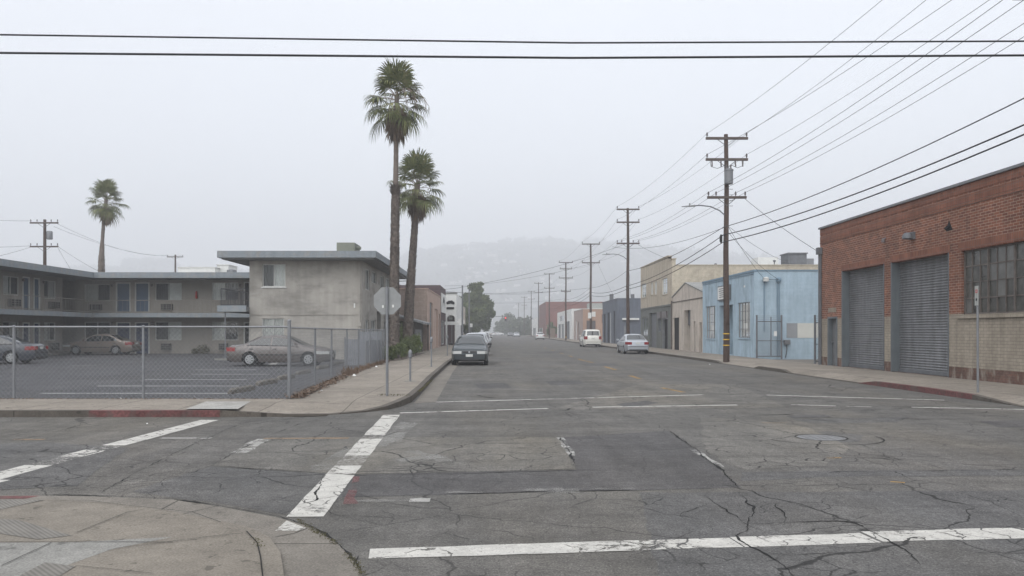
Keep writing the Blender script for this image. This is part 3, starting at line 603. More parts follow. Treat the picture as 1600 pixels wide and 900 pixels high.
# slabs, roof, fascia
s_ = MB(); s_.box(-33.5,54.85,2.62,-29.8,58.5,2.86); s_.box(-29.8,28,2.62,-27.95,57,2.86); s_.box(-27.95,55.15,2.62,-15.35,57,2.86); s_.build('walkway_and_added_slab', M['soffit'], mot)  # first box is a slab added to keep light out of the stair recess
s_ = MB(); s_.box(-27.95,28,2.58,-27.88,55.15,2.88); s_.box(-27.95,55.08,2.58,-15.3,55.15,2.88); s_.build('slab_edge', M['fascia'], mot)
s_ = MB(); s_.box(-37.4,27.5,5.3,-27.65,54.6,5.42); s_.box(-37.4,54.6,5.3,-12.8,66.4,5.42); s_.build('soffit', M['soffit'], mot)
s_ = MB(); s_.box(-37.5,27.4,5.42,-27.6,54.55,5.62); s_.box(-37.5,54.55,5.42,-12.7,66.5,5.62); s_.build('roof', M['rooftop'], mot)
s_ = MB(); s_.box(-27.6,27.4,5.27,-27.52,54.5,5.66); s_.box(-27.6,54.5,5.27,-15.45,54.58,5.66); s_.build('fascia', M['fascia'], mot)
rail(mot, [((-27.98,30),(-27.98,55.18)),((-27.98,55.18),(-15.4,55.18))], 2.88, 3.76, M['rail'], gap=.3)
for x0, x1, y0, y1, dy in ((278,336,417,430,60),(339,357,413,430,61)):
    m_ = MB(); m_.box(XX(x0,dy),dy,5.6,XX(x1,dy),dy+2,ZZ(y0,dy)); m_.box(XX(x0,dy)-.05,dy-.05,ZZ(y0,dy)-.06,XX(x1,dy)+.05,dy+2.05,ZZ(y0,dy)); m_.build('rooftop_unit', M['white'] if x0 > 300 else M['curtain'], mot)
m_ = MB(); m_.lathe([(.28,0),(.28,.5),(.36,.5),(.36,.7),(.05,.8)], (XX(362,61),61,5.6), n=12); m_.build('roof_vent', M['steel'], mot)
# ---- front block ----
fb = thing('apartment_block', 'grey stucco two-storey block with wide flat roof overhang at the end of the lot', 'building', (-10.5, 45, .02))
PF, PR = PS(45.0), PWs(-7.56)
fw_ = [(XX(410,45),XX(446,45),ZZ(448,45),ZZ(412.6,45)),(XX(409.5,45),XX(444,45),ZZ(533,45),ZZ(497.5,45))]
rw_ = [(PX(571,-7.56),PX(577.5,-7.56),4.05,5.3),(PX(581,-7.56),PX(588,-7.56),4.6,5.35),(PX(594,-7.56),PX(600,-7.56),4.05,5.3),(PX(603,-7.56),PX(609,-7.56),4.6,5.35),
       (PX(571,-7.56),PX(576,-7.56),1.0,2.3),(PX(580,-7.56),PX(587,-7.56),1.5,2.3),(PX(600,-7.56),PX(606,-7.56),1.0,2.3)]
dh = (PX(589,-7.56),PX(595,-7.56),.1,2.9)
a = MB(); wall(a, PF, -13.9, -7.56, 0, 5.6, [(*q,.1) for q in fw_]); wall(a, PR, 45, 60, 0, 5.6, [(*q,.1) for q in rw_]+[(*dh,.6)])
a.quad((-13.9,45,0),(-13.9,60,0),(-13.9,60,5.6),(-13.9,45,5.6)); a.quad((-13.9,60,0),(-7.56,60,0),(-7.56,60,5.6),(-13.9,60,5.6)); a.build('wall', M['stucco'], fb)
window(fb, PF, *fw_[0], left='curtain_dark', right='curtain', sill=True); window(fb, PF, *fw_[1], left='curtain', right='curtain')
for q in rw_: window(fb, PR, *q, left='curtain_dark', right='curtain')
door(fb, PR, *dh, 'dark', dep=.5, trim=None, knob=False)  # no door leaf: dark panel painted as the shade inside the opening
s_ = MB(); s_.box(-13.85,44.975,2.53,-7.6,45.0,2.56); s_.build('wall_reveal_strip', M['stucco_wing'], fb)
s_ = MB(); s_.tube([(-7.66,44.93,.05),(-7.66,44.93,5.55)],.045,8); s_.box(-7.75,44.86,1.9,-7.57,44.98,2.1); s_.build('downpipe', M['stucco'], fb)
s_ = MB(); s_.box(-15.15,44.05,5.60,-6.75,61,5.72); s_.build('soffit', M['soffit'], fb)
s_ = MB(); s_.box(-15.25,43.95,5.72,-6.65,61.1,6.02); s_.build('roof', M['rooftop'], fb)
s_ = MB()
s_.box(-15.27,43.88,5.68,-6.6,43.95,6.05); s_.box(-6.65,43.95,5.68,-6.58,61.1,6.05); s_.box(-15.35,43.9,5.68,-15.25,61.1,6.05); s_.build('fascia', M['fascia'], fb)
s_ = MB(); s_.box(-15.35,44.35,2.74,-13.9,57,2.98); s_.build('landing_slab', M['soffit'], fb)
s_ = MB(); s_.box(-15.45,44.22,2.70,-13.85,44.35,3.05); s_.box(-15.45,44.35,2.70,-15.35,55.0,3.05); s_.build('slab_edge', M['fascia'], fb)
rail(fb, [((-15.3,44.4),(-13.95,44.4)),((-15.3,44.4),(-15.3,54.9))], 3.0, 4.0, M['rail_dark'], gap=.13)
s_ = MB(); s_.tube([(-15.1,44.5,.02),(-15.1,44.5,2.74)],.035,8); s_.build('post', M['steel'], fb)
m_ = MB(); m_.box(XX(526,50),50,6.0,XX(554,50),52,ZZ(379,50)); m_.tube([(XX(554,50),50.6,6.9),(XX(554,50)+.3,50.6,6.9)],.1,8); m_.build('rooftop_unit', surf('olive_sheet_metal',(.17,.18,.15),.7), fb)
m_ = MB(); m_.lathe([(.42,0),(.42,.14),(.34,.26),(.18,.34),(.02,.36)], (XX(502,48),48,6.0), n=16); m_.build('roof_vent', M['white'], fb, smooth=True)
s_ = MB(); s_.box(XX(553,45),44.96,ZZ(481,45),XX(555,45),44.99,ZZ(474,45)); s_.build('wall_notice', M['white'], fb)
# ---- brick garage on the right ----
bg = thing('brick_garage', 'red brick garage building with beige painted base, two grey roller doors and a steel window', 'garage', (14.4, 27, .14))
P = PE(14.4); YN = 35.3; YS = 15.4
holes = [(33.55,34.45,.14,2.2,.25),(29.5,33.05,.14,4.1,.33),(25.3,28.94,.14,4.1,.33),(18.6,24.6,2.12,4.08,.18)]
M['brick_red'] = bricks('red_brick', (.215,.082,.050), (.125,.050,.036), (.30,.215,.165), 'YZX', bw=.25, bh=.084, ms=.010, var=((.4,.12),(3,.12),(14,.12)), streak=.14, stain=((.10,.065,.05),(1,1,1),2.0,.5))
M['brick_soldier'] = bricks('soldier_course_brick', (.215,.088,.054), (.155,.062,.042), (.16,.10,.08), 'YZX', bw=.10, bh=.26, ms=.012, off=0, streak=.1)
M['brick_beige'] = bricks('beige_painted_brick', (.30,.262,.21), (.27,.235,.19), (.205,.175,.14), 'YZX', bw=.27, bh=.095, ms=.010, var=((.5,.12),(5,.1)), streak=.2, stain=((.19,.16,.13),(1,1,.7),1.6,.5))
M['brick_base'] = bricks('dark_red_base_brick', (.135,.074,.056), (.10,.06,.048), (.12,.09,.075), 'YZX', bw=.205, bh=.07, ms=.006, var=((1,.2),(9,.2)), stain=((.30,.27,.23),(1,1,.4),4,.7))
def band(z0, z1, mat, name, P_=P):
    a = MB(); wall(a, P_, YS, YN, z0, z1, [(h[0],h[1],max(h[2],z0),min(h[3],z1),h[4],1) for h in holes if h[2] < z1 and h[3] > z0])
    for h in holes:
        if h[2] >= z1 or h[3] <= z0: continue
        c, d, t = max(h[2],z0), min(h[3],z1), h[4]
        for u in h[:2]: a.quad(P(u,c),P(u,d),P(u,d,t),P(u,c,t))
        for z in h[2:4]:
            if z0 <= z <= z1: a.quad(P(h[0],z),P(h[1],z),P(h[1],z,t),P(h[0],z,t))
    return a
wb_ = MB()
a = band(2.15, 6.12, None, ''); a.quad((14.4,YN,2.15),(34,YN,2.15),(34,YN,6.12),(14.4,YN,6.12)); a.quad((14.4,YS,2.15),(34,YS,2.15),(34,YS,6.12),(14.4,YS,6.12)); a.build('wall', M['brick_red'], bg)
a = band(.5, 2.15, None, ''); a.quad((14.4,YN,.5),(34,YN,.5),(34,YN,2.15),(14.4,YN,2.15)); a.quad((34,YN,.5),(34,YS,.5),(34,YS,2.15),(34,YN,2.15)); a.quad((14.4,YS,.5),(34,YS,.5),(34,YS,2.15),(14.4,YS,2.15)); a.build('painted_base_wall', M['brick_beige'], bg)
a = band(0, .5, None, ''); a.quad((14.4,YN,0),(34,YN,0),(34,YN,.5),(14.4,YN,.5)); a.build('base_course', M['brick_base'], bg)
a = MB(); pbox(a, P, YS, YN-.01, 5.46, 5.53, -.02, 0); pbox(a, P, YS, YN-.01, 5.55, 5.79, -.012, 0); pbox(a, P, YS, YN-.01, 5.86, 6.10, -.012, 0)
for h in holes[1:3]: pbox(a, P, h[0]-.1, h[1]+.1, 4.11, 4.36, -.014, 0)
pbox(a, P, 18.5, 24.75, 4.11, 4.36, -.014, 0); a.build('soldier_course', M['brick_soldier'], bg)
a = MB(); pbox(a, P, YS-.05, YN+.05, 6.12, 6.2, -.07, .3); a.build('coping', M['steel'], bg)
a = MB(); a.quad((14.7,YS,6.0),(34,YS,6.0),(34,YN,6.0),(14.7,YN,6.0)); a.build('roof', M['rooftop'], bg)
M['roll'] = surf('grey_roller_door', (.165,.168,.175), .5, ((1,.1),(6,.08)), streak=.25, metal=.2, spec=.4, stain=((.08,.08,.08),(1,1,.6),1.6,.5))
M['jamb'] = surf('blue_grey_steel_jamb', (.11,.125,.135), .6, ((2,.12),), streak=.15)
for y0, y1 in ((29.5,33.05),(25.3,28.94)):
    a = MB(); k = 44; vs = []; z0_, z1_ = .16, 4.1
    for i in range(k*4+1):
        z = lerp(z0_, z1_, i/(k*4)); d = .30-.028*(1-abs(math.sin(math.pi*i/4)))-(.0)
        vs += [P(y0+.02,z,d),P(y1-.02,z,d)]
    a.add(vs, [(2*i,2*i+1,2*i+3,2*i+2) for i in range(k*4)]); o = a.build('roller_door', M['roll'], bg)
    a = MB(); pbox(a, P, y0+.03, y1-.03, .15, .27, .24, .29); a.build('bottom_bar', M['steel_dark'], o)
    a = MB()
    for u0_, u1_ in ((y0-.025,y0),(y1,y1+.025)): pbox(a, P, u0_, u1_, .15, 4.12, -.02, .01)
    for u0_, u1_ in ((y0,y0+.03),(y1-.03,y1)): pbox(a, P, u0_, u1_, .15, 4.09, -.01, .31)
    a.build('door_frame', M['jamb'], o)
door(bg, P, *holes[0][:4], 'roll', dep=.2, trim='jamb')
a = MB(); fwz = .05; y0, y1, z0_, z1_ = 18.6,24.6,2.12,4.08
for u0_,u1_,za,zb in ((y0,y0+.05,z0_,z1_),(y1-.05,y1,z0_,z1_),(y0,y1,z0_,z0_+.05),(y0,y1,z1_-.05,z1_)): pbox(a, P, u0_+.001, u1_-.001, za, zb, .08, .15)
nn = 15
for i in range(1, nn): u = lerp(y0,y1,i/nn); t = .028 if i % 3 == 0 else .012; pbox(a, P, u-t, u+t, z0_+.05, z1_-.05, .085 if i%3 else .07, .14)
for i in range(1, 4): z = lerp(z0_,z1_,i/4); t = .02 if i != 2 else .012; pbox(a, P, y0+.05, y1-.05, z-t, z+t, .092, .135)
M['rust'] = surf('rusty_steel_sash', (.10,.085,.075), .8, ((5,.3),))
o = a.build('window', M['rust'], bg)
M['dirtyglass'] = surf('dirty_wired_glass', (.055,.055,.05), .25, ((.8,.25),(3.3,.35),(12,.2)), spec=.6)
rn = random.Random(4); a = MB(); panes = [MB(), MB()]
for i in range(nn):
    for j in range(4):
        u0_, u1_ = lerp(y0,y1,i/nn), lerp(y0,y1,(i+1)/nn); za, zb = lerp(z0_,z1_,j/4), lerp(z0_,z1_,(j+1)/4); t = rn.uniform(-.012,.012)
        panes[0 if rn.random() < .72 else 1].quad(P(u0_,za,.115+t),P(u1_,za,.115-t),P(u1_,zb,.115-t),P(u0_,zb,.115+t))
panes[0].build('pane', M['dirtyglass'], o); panes[1].build('pane', surf('pale_dirty_glass', (.10,.10,.095), .3, ((3,.3),), spec=.6), o)
a = MB(); pbox(a, P, 18.4, 24.75, 2.0, 2.12, -.07, .05); a.build('sill', M['brick_beige'], o)
a = MB(); pbox(a, P, YN-.2, YN-.08, .14, 5.3, -.12, -.02); pbox(a, P, YN-.27, YN-.02, 5.0, 5.3, -.2, -.01); a.tube([P(YN-.05,1,-.05),P(YN-.05,4.7,-.05)],.03,6); a.build('downpipe', M['steel_dark'], bg)
yl = PX(1427,14.4); a = MB(); pbox(a, P, yl-.14, yl+.16, 4.78, 5.02, -.1, 0); a.lathe([(.10,0),(.17,-.10),(.17,-.2),(.10,-.22)], P(yl,5.0,-.2), n=12); a.build('wall_lamp', M['steel_dark'], bg, smooth=True)
yl = PX(1483,14.4); a = MB(); a.add([P(yl-.2,4.8,-.003),P(yl+.2,4.8,-.003),P(yl,5.15,-.003)],[(0,1,2)]); a.tube([P(yl,4.95,-.01),P(yl,4.85,-.12)],.05,6); a.build('vent_hole', M['dark'], bg)
yl = PX(1384,14.4); a = MB(); a.tube([P(yl,5.05,0),P(yl,5.0,-.08),P(yl,4.95,-.1)],.03,6); a.lathe([(.02,.1),(.06,.03),(.07,-.06)], P(yl,4.95,-.1), n=8); a.build('small_wall_lamp', M['insul'], bg)
yl = PX(1301,14.4); a = MB(); pbox(a, P, yl-.35, yl+.45, 2.42, 2.62, -.006, -.002); a.build('painted_over_patch', M['brick_beige'], bg)
# ---- light blue shop ----
bs = thing('blue_shop', 'single-storey light blue shop with two tall barred windows and a plain side wall', 'shop', (14.4, 50, .14))
P = PE(14.4); PSb = PS(44.3)
M['bluew'] = bricks('light_blue_painted_block', (.34,.43,.495), (.325,.415,.48), (.30,.39,.455), 'XZY', bw=.4, bh=.2, ms=.008, var=((.4,.08),(3,.06)), streak=.13, stain=((.24,.30,.34),(1,1,.5),1.3,.3), bump=.25)
M['bluef'] = surf('light_blue_stucco', (.335,.43,.50), .85, ((.5,.07),(3,.06)), streak=.16, stain=((.19,.24,.27),(1,1,.35),1.8,.6), bump=(25,.3))
M['blued'] = surf('dull_blue_trim', (.165,.235,.295), .8, ((2,.08),))
def yr(a_, b_): return (PX(b_,14.4), PX(a_,14.4))
w1 = (*yr(1103,1117.5), ZZ(529,PX(1110,14.4)), ZZ(478.5,PX(1110,14.4))); w2 = (*yr(1152.7,1172), ZZ(528,PX(1162,14.4)), ZZ(472.5,PX(1162,14.4))); dr = (*yr(1124,1145), .14, ZZ(475.5,PX(1145,14.4)))
a = MB(); wall(a, P, 44.3, 55.3, 0, 5.0, [(*w1,.12),(*w2,.12),(*dr,.9)]); a.quad((14.4,55.3,0),(32,55.3,0),(32,55.3,5),(14.4,55.3,5)); a.build('front_wall', M['bluef'], bs)
a = MB(); a.quad((14.4,44.3,0),(32,44.3,0),(32,44.3,5.0),(14.4,44.3,5.0)); a.build('side_wall', M['bluew'], bs)
a = MB(); a.quad((14.4,44.3,4.95),(32,44.3,4.95),(32,55.3,4.95),(14.4,55.3,4.95)); a.build('roof', M['rooftop'], bs)
a = MB(); pbox(a, P, 44.28, 55.32, 4.93, 5.05, -.05, .2); pbox(a, P, 44.3, 55.3, 4.80, 4.86, -.03, 0); a.box(14.6,44.25,4.98,32,44.45,5.04); a.build('parapet_trim', M['blued'], bs)
for q in (w1, w2):
    o = window(bs, P, *q, dep=.12, left='curtain_dark', right='curtain_dark', fr='steel_dark', grid=(4,4), sill='bluef')
    a = MB()
    for i in range(1, 6): u = lerp(q[0], q[1], i/6); a.tube([P(u,q[2],.02),P(u,q[3],.02)],.012,4)
    a.build('window_bars', M['frame'], o)
    a = MB(); pbox(a, P, lerp(q[0],q[1],.35), lerp(q[0],q[1],.6), lerp(q[2],q[3],.22), lerp(q[2],q[3],.42), .105, .11); a.build('paper_notice', M['white'], o)
door(bs, P, dr[0]+.3, dr[1]-.3, .16, dr[3]-.4, 'steel_dark', dep=.85, trim=None)
a = MB(); pbox(a, P, dr[0], dr[1], .14, dr[3], .86, .9); a.build('recess_wall', M['blued'], bs)
sg = (*yr(1124,1142.4), ZZ(469,PX(1133,14.4)), ZZ(446,PX(1133,14.4)))
a = MB(); pbox(a, P, sg[0], sg[1], sg[2], sg[3], -.12, -.02); o = a.build('shop_sign', M['steel_dark'], bs)
a = MB(); pbox(a, P, sg[0]+.07, sg[1]-.07, sg[2]+.07, sg[3]-.07, -.13, -.121); a.build('sign_face', M['white'], o)
a = MB(); r5 = random.Random(5)
for j in range(5): pbox(a, P, sg[0]+.2+r5.uniform(0,.3), sg[1]-.2-r5.uniform(0,.3), lerp(sg[2],sg[3],.2+j*.14), lerp(sg[2],sg[3],.2+j*.14)+.05, -.133, -.131)
a.build('faded_lettering', M['curtain_dark'], o)
for x_ in (1193.5,1214,1217):
    X_ = XX(x_,44.3); a = MB(); a.tube([(X_,44.24,.2 if x_ > 1200 else 1.6),(X_,44.24,ZZ(437,44.3))],.03,6); a.lathe([(.05,0),(.10,.08),(.10,.2),(.04,.26)], (X_,44.2,ZZ(441,44.3)), n=8); a.build('conduit', M['blued'], bs)
a = MB(); a.lathe([(.16,0),(.16,.2),(.05,.25)], (XX(1195,44.3),44.1,ZZ(440,44.3)), n=10); a.build('meter_head', M['frame'], bs)
a = MB(); a.box(XX(1224,44.3),44.1,ZZ(538,44.3),XX(1233,44.3),44.29,ZZ(531,44.3)); a.build('utility_box', M['steel'], bs)
a = MB(); a.tube([(XX(1219,44.3),44.25,ZZ(533,44.3)),(XX(1228,44.3),44.25,ZZ(533,44.3)),(XX(1229,44.3),44.25,.6),(XX(1227,44.3),44.25,.15)],.025,6); a.build('pipe', M['steel_dark'], bs)
a = MB(); a.box(XX(1173,46.5)-.3,45.9,ZZ(449,46),14.38,46.1,ZZ(446,46)); a.build('security_camera', M['white'], bs)
for x0, x1, mt in ((1229,1246,surf('grey_paint_patch',(.25,.26,.27),.85,((2,.08),))),(1246,1290,surf('cream_paint_patch',(.50,.50,.46),.85,((2,.06),)))):
    a = MB(); a.box(XX(x0,44.3),44.288,ZZ(528,44.3),XX(x1,44.3)-.002,44.297,ZZ(505,44.3)); a.build('paint_patch', mt, bs)
# ---- small cream gabled garage ----
gb = thing('gabled_garage', 'small cream gabled garage squeezed between the blue shop and the beige two-storey building', 'garage', (14.4, 60, .14))
M['cream'] = surf('cream_stucco', (.47,.415,.36), .88, ((.6,.08),(4,.06)), streak=.22, bump=(20,.3), stain=((.28,.24,.20),(1,1,.35),1.8,.5))
d1, d2, d3, d4 = (*yr(1052,1061.6),.14,2.75), (*yr(1069,1078.8),.14,3.2), (*yr(1084,1087),.14,2.4), (*yr(1092.5,1097),.14,2.3)
a = MB(); wall(a, P, 55.32, 64.88, 0, 3.9, [(*d1,.15),(*d2,.6),(*d3,.15),(*d4,.2)])
a.add([P(55.32,3.9),P(64.88,3.9),P(64.88,4.35),P(60.3,5.25),P(55.32,4.35)],[(0,1,2,3,4)]); a.build('wall', M['cream'], gb)
a = MB()
for p, q in (((55.32,4.35),(60.3,5.25)),((60.3,5.25),(64.88,4.35))): a.add([P(p[0],p[1],-.05),P(q[0],q[1],-.05),P(q[0],q[1]+.08,-.05),P(p[0],p[1]+.08,-.05),P(p[0],p[1],16),P(q[0],q[1],16),P(q[0],q[1]+.08,16),P(p[0],p[1]+.08,16)],[(0,1,2,3),(3,2,6,7),(0,4,5,1),(0,3,7,4),(1,5,6,2),(4,7,6,5)])
a.build('roof', M['palegrey'] if 'palegrey' in M else M['rooftop'], gb)
a = MB(); pbox(a, P, 55.35, 64.85, 3.93, 3.99, -.05, 0); a.tube([P(64.8,.2,-.06),P(64.8,4.1,-.06)],.05,6); a.build('gutter_pipe', M['rust'], gb)
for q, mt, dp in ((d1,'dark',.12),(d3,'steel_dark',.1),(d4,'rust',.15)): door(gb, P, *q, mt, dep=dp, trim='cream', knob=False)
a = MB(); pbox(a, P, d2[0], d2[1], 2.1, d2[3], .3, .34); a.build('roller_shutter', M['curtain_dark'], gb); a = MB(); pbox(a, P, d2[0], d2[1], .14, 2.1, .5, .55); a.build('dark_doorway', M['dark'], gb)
# ---- beige two-storey building ----
bb = thing('beige_building', 'beige two-storey building with dark grey shopfronts and a stepped parapet', 'building', (14.4, 72, .14))
M['beige'] = surf('beige_stucco', (.42,.365,.29), .88, ((.5,.07),(4,.06)), streak=.22, bump=(20,.3), stain=((.26,.22,.17),(1,1,.35),1.6,.5))
M['beigeside'] = bricks('beige_side_block', (.40,.355,.285), (.39,.345,.275), (.36,.315,.25), 'XZY', bw=.4, bh=.2, ms=.008, bump=.2, streak=.1)
M['shopgrey'] = surf('dark_grey_green_shopfront', (.125,.13,.12), .8, ((.8,.08),(5,.06)), streak=.15)
uw = [(*yr(1002.5,1009.5),ZZ(465.5,78),ZZ(444,78)),(*yr(1017,1019.8),ZZ(460,73),ZZ(441,73)),(*yr(1023,1026),ZZ(460,71),ZZ(439.5,71)),(*yr(1034.6,1042.6),ZZ(460,68),ZZ(435,68))]
lw = [(*yr(1003.5,1012),1.2,2.9),(*yr(1014.7,1025.7),.14,3.3),(*yr(1028,1033),1.6,2.9),(*yr(1035.5,1043.7),.14,2.7)]
a = MB(); wall(a, P, 64.9, 78.9, 3.8, 7.2, [(*q,.12) for q in uw])
a.add([P(64.9,7.2),P(78.9,7.2),P(78.9,7.85),P(66.5,7.85),P(66.0,7.5),P(64.9,7.5)],[(0,1,2,3,4,5)]); a.add([P(64.9,7.2,.3),P(78.9,7.2,.3),P(78.9,7.85,.3),P(66.5,7.85,.3),P(66.0,7.5,.3),P(64.9,7.5,.3)],[(0,1,2,3,4,5)])
a.build('wall', M['beige'], bb)
a = MB(); pbox(a, P, 66.4, 78.95, 7.86, 7.94, -.06, .36); pbox(a, P, 64.85, 66.0, 7.5, 7.57, -.05, .36); a.build('coping', M['beige'], bb)
a = MB(); a.quad((14.4,64.9,0),(44,64.9,0),(44,64.9,7.0),(14.4,64.9,7.0)); a.quad((14.4,64.9,7.0),(14.7,64.9,7.0),(14.7,64.9,7.5),(14.4,64.9,7.5)); a.quad((14.4,78.9,0),(44,78.9,0),(44,78.9,7.0),(14.4,78.9,7.0)); a.box(14.75,64.85,6.98,44,65.15,7.06); a.build('side_wall', M['beigeside'], bb)
a = MB(); a.quad((14.4,64.9,6.9),(44,64.9,6.9),(44,78.9,6.9),(14.4,78.9,6.9)); a.build('roof', M['rooftop'], bb)
a = MB(); wall(a, P, 64.9, 78.9, 0, 3.8, [(*q,.25 if i else .1) for i, q in enumerate(lw)]); a.build('shopfront', M['shopgrey'], bb)
a = MB(); pbox(a, P, 64.9, 78.9, 3.72, 3.86, -.06, 0); a.build('shopfront_cornice', M['shopgrey'], bb)
for i, q in enumerate(uw): window(bb, P, *q, left='curtain_dark' if i in (0,1) else 'curtain', right='curtain_dark', grid=None, sill='beige')
window(bb, P, *lw[0], left='curtain_dark', right=None, fr='steel'); window(bb, P, *lw[2], left='curtain', right=None, fr='steel_dark')
door(bb, P, *lw[1], 'steel_dark', dep=.22, trim=None); door(bb, P, *lw[3], 'dark', dep=.2, trim='steel')
a = MB(); pbox(a, P, PX(1034,14.4), PX(1028.5,14.4), 2.75, 3.3, -.12, 0); pbox(a, P, PX(1043,14.4), PX(1036,14.4), 2.75, 3.3, -.12, 0); a.build('wall_sign', M['insul'], bb)
for x0, x1, yt, mt in ((1179,1210,402,'white'),(1226,1254,396.5,'steel_dark'),(1254,1265,404,'steel')):
    a = MB(); a.box(XX(x0,75),74,6.9,XX(x1,75),76,ZZ(yt,74)); a.box(XX(x0,75)+.2,73.96,7.3,XX(x1,75)-.2,73.99,ZZ(yt,74)-.2)
    if mt == 'steel_dark': a.box(XX(x0,75)-.08,73.9,ZZ(yt,74),XX(x1,75)+.08,76.1,ZZ(yt,74)+.1)
    a.build('rooftop_unit', M[mt], bb)
for x_, h_ in ((1076,.5),(1118,.6),(1210,.9)):
    a = MB(); a.tube([(XX(x_,72),72,6.9),(XX(x_,72),72,7.05+h_)],.05,6); a.lathe([(.05,0),(.14,.03),(.14,.12),(.02,.18)], (XX(x_,72),72,7.0+h_), n=8); a.build('roof_vent', M['steel_dark'], bb)
# ---- blue-grey building ----
def generic(name, label, cat, X, Y0, Y1, H, x_in, fmat, smat, fholes=(), sholes=(), side=1, cope=None, roofm='rooftop'):
    t = thing(name, label, cat, (X, (Y0+Y1)/2, .14)); Pf = PE(X) if side > 0 else PWs(X); Ps = PS(Y0)
    a = MB(); wall(a, Pf, Y0, Y1, 0, H, [(h[0],h[1],h[2],h[3],.2) for h in fholes]); a.build('street_wall', fmat, t)
    lo, hi = min(X, x_in), max(X, x_in)
    a = MB(); wall(a, Ps, lo, hi, 0, H, [(h[0],h[1],h[2],h[3],.2) for h in sholes]); a.quad((lo,Y1,0),(hi,Y1,0),(hi,Y1,H),(lo,Y1,H)); a.quad((x_in,Y0,0),(x_in,Y1,0),(x_in,Y1,H),(x_in,Y0,H)); a.build('side_wall', smat, t)
    a = MB(); a.quad((lo,Y0,H-.15),(hi,Y0,H-.15),(hi,Y1,H-.15),(lo,Y1,H-.15)); a.build('roof', M[roofm], t)
    if cope:
        a = MB(); pbox(a, Pf, Y0-.04, Y1+.04, H, H+.08, -.05, .3); a.box(lo+.3 if side > 0 else lo,Y0-.04,H,hi if side > 0 else hi-.3,Y0+.3,H+.08); a.build('coping', M[cope], t)
    for hs_, Pq in ((fholes, Pf), (sholes, Ps)):
        for h in hs_:
            if h[4] == 'w': window(t, Pq, *h[:4], dep=.1, left=h[5] if len(h) > 5 else 'curtain_dark', right='curtain_dark')
            else:
                a = MB(); pbox(a, Pq, *h[:4], .12, .16); a.build('roller_door' if h[4] == 'r' else 'door', M[h[5]], t)
    return t
M['bluegrey'] = surf('blue_grey_paint', (.115,.128,.155), .85, ((.3,.1),(3,.08)), streak=.2)
q0 = lambda a_, b_, z0, z1, *r: (*yr(a_, b_), z0, z1, *r)
bl = generic('warehouse', 'dark blue-grey single-storey warehouse beyond the gap next to the beige building', 'warehouse', 14.4, 93.8, 107, 5.45, 26, M['bluegrey'], M['bluegrey'],
    [q0(942.8,946,.14,3.9,'d','dark'), q0(949,952,.14,4.0,'d','dark'), q0(952.4,954.6,.14,4.0,'d','white'), q0(958.7,961,.14,4.1,'d','dark')], cope='bluegrey')
a = MB(); a.box(XX(972,93.8),93.5,ZZ(500,93.8),XX(998,93.8),93.79,ZZ(497,93.8)); a.build('awning', M['white'], bl)
for x_, w_ in ((956,.35),(989,.3)): a = MB(); a.box(XX(x_,100)-w_*.6,100,5.3,XX(x_,100)+w_*.6,100.6,6.3); a.build('chimney', M['steel_dark'], bl)
M['pinktan'] = surf('pinkish_stucco', (.33,.26,.235), .88, ((.3,.08),(3,.05)), streak=.12)
M['orange'] = surf('orange_brown_wall', (.33,.22,.165), .88, ((.3,.08),))
M['palegrey'] = surf('pale_grey_render', (.34,.35,.33), .88, ((.3,.06),))
pk = generic('orange_store', 'pinkish store with an orange-brown side wall under a pale grey band', 'store', 14.4, 131, 146, 5.3, 30, M['pinktan'], M['orange'],
    [q0(899.5,901,.14,3.6,'w'), q0(903,905.5,.14,3.2,'d','insul')], [(15.0,16.5,.14,3.4,'d','insul'),(18.5,23,.14,2.0,'r','steel_dark')], cope='white')
a = MB(); a.box(15.4,131.2,5.3,30,134,6.25); a.build('upper_wall', M['palegrey'], pk); a = MB(); a.box(17.5,130.96,3.0,24,130.99,4.4); a.build('brick_panel', M['brick_base'], pk)
wh = generic('white_store', 'white single-storey store with grey doors in front of the big red building', 'store', 14.4, 150, 185, 5.9, 26, M['white'], M['white'],
    [q0(872,876,.14,3.2,'d','steel_dark'), q0(877,881,.14,3.2,'r','steel'), q0(874,881,3.9,5.0,'w'), q0(884,890,.14,3.6,'r','steel_dark')])
rb = generic('red_brick_building', 'large dark red brick building rising behind the white store in the haze', 'building', 14.4, 227, 262, 10.0, 52, surf('dull_red_brick',(.15,.07,.06),.9,((.3,.1),)), surf('red_brick_far',(.185,.078,.064),.9,((.2,.1),)),
    [], [(18,20,5,7.2,'w'),(23.5,25.5,5,7.2,'w'),(29,31,5,7.2,'w')], cope='brick_soldier')
fs = generic('far_white_store', 'low white store with upper billboard band, farthest on the right side of the street', 'store', 14.2, 268, 320, 6.3, 30, M['white'], M['white'],
    [q0(833.5,838,.14,2.9,'d','steel_dark'), q0(843,848,.2,2.7,'w')], [])
a = MB(); a.box(14.4,262.5,.02,26,267.5,2.6); tags(a.build('low_shed', M['orange']), 'low tan shed beside the far white store', 'shed')
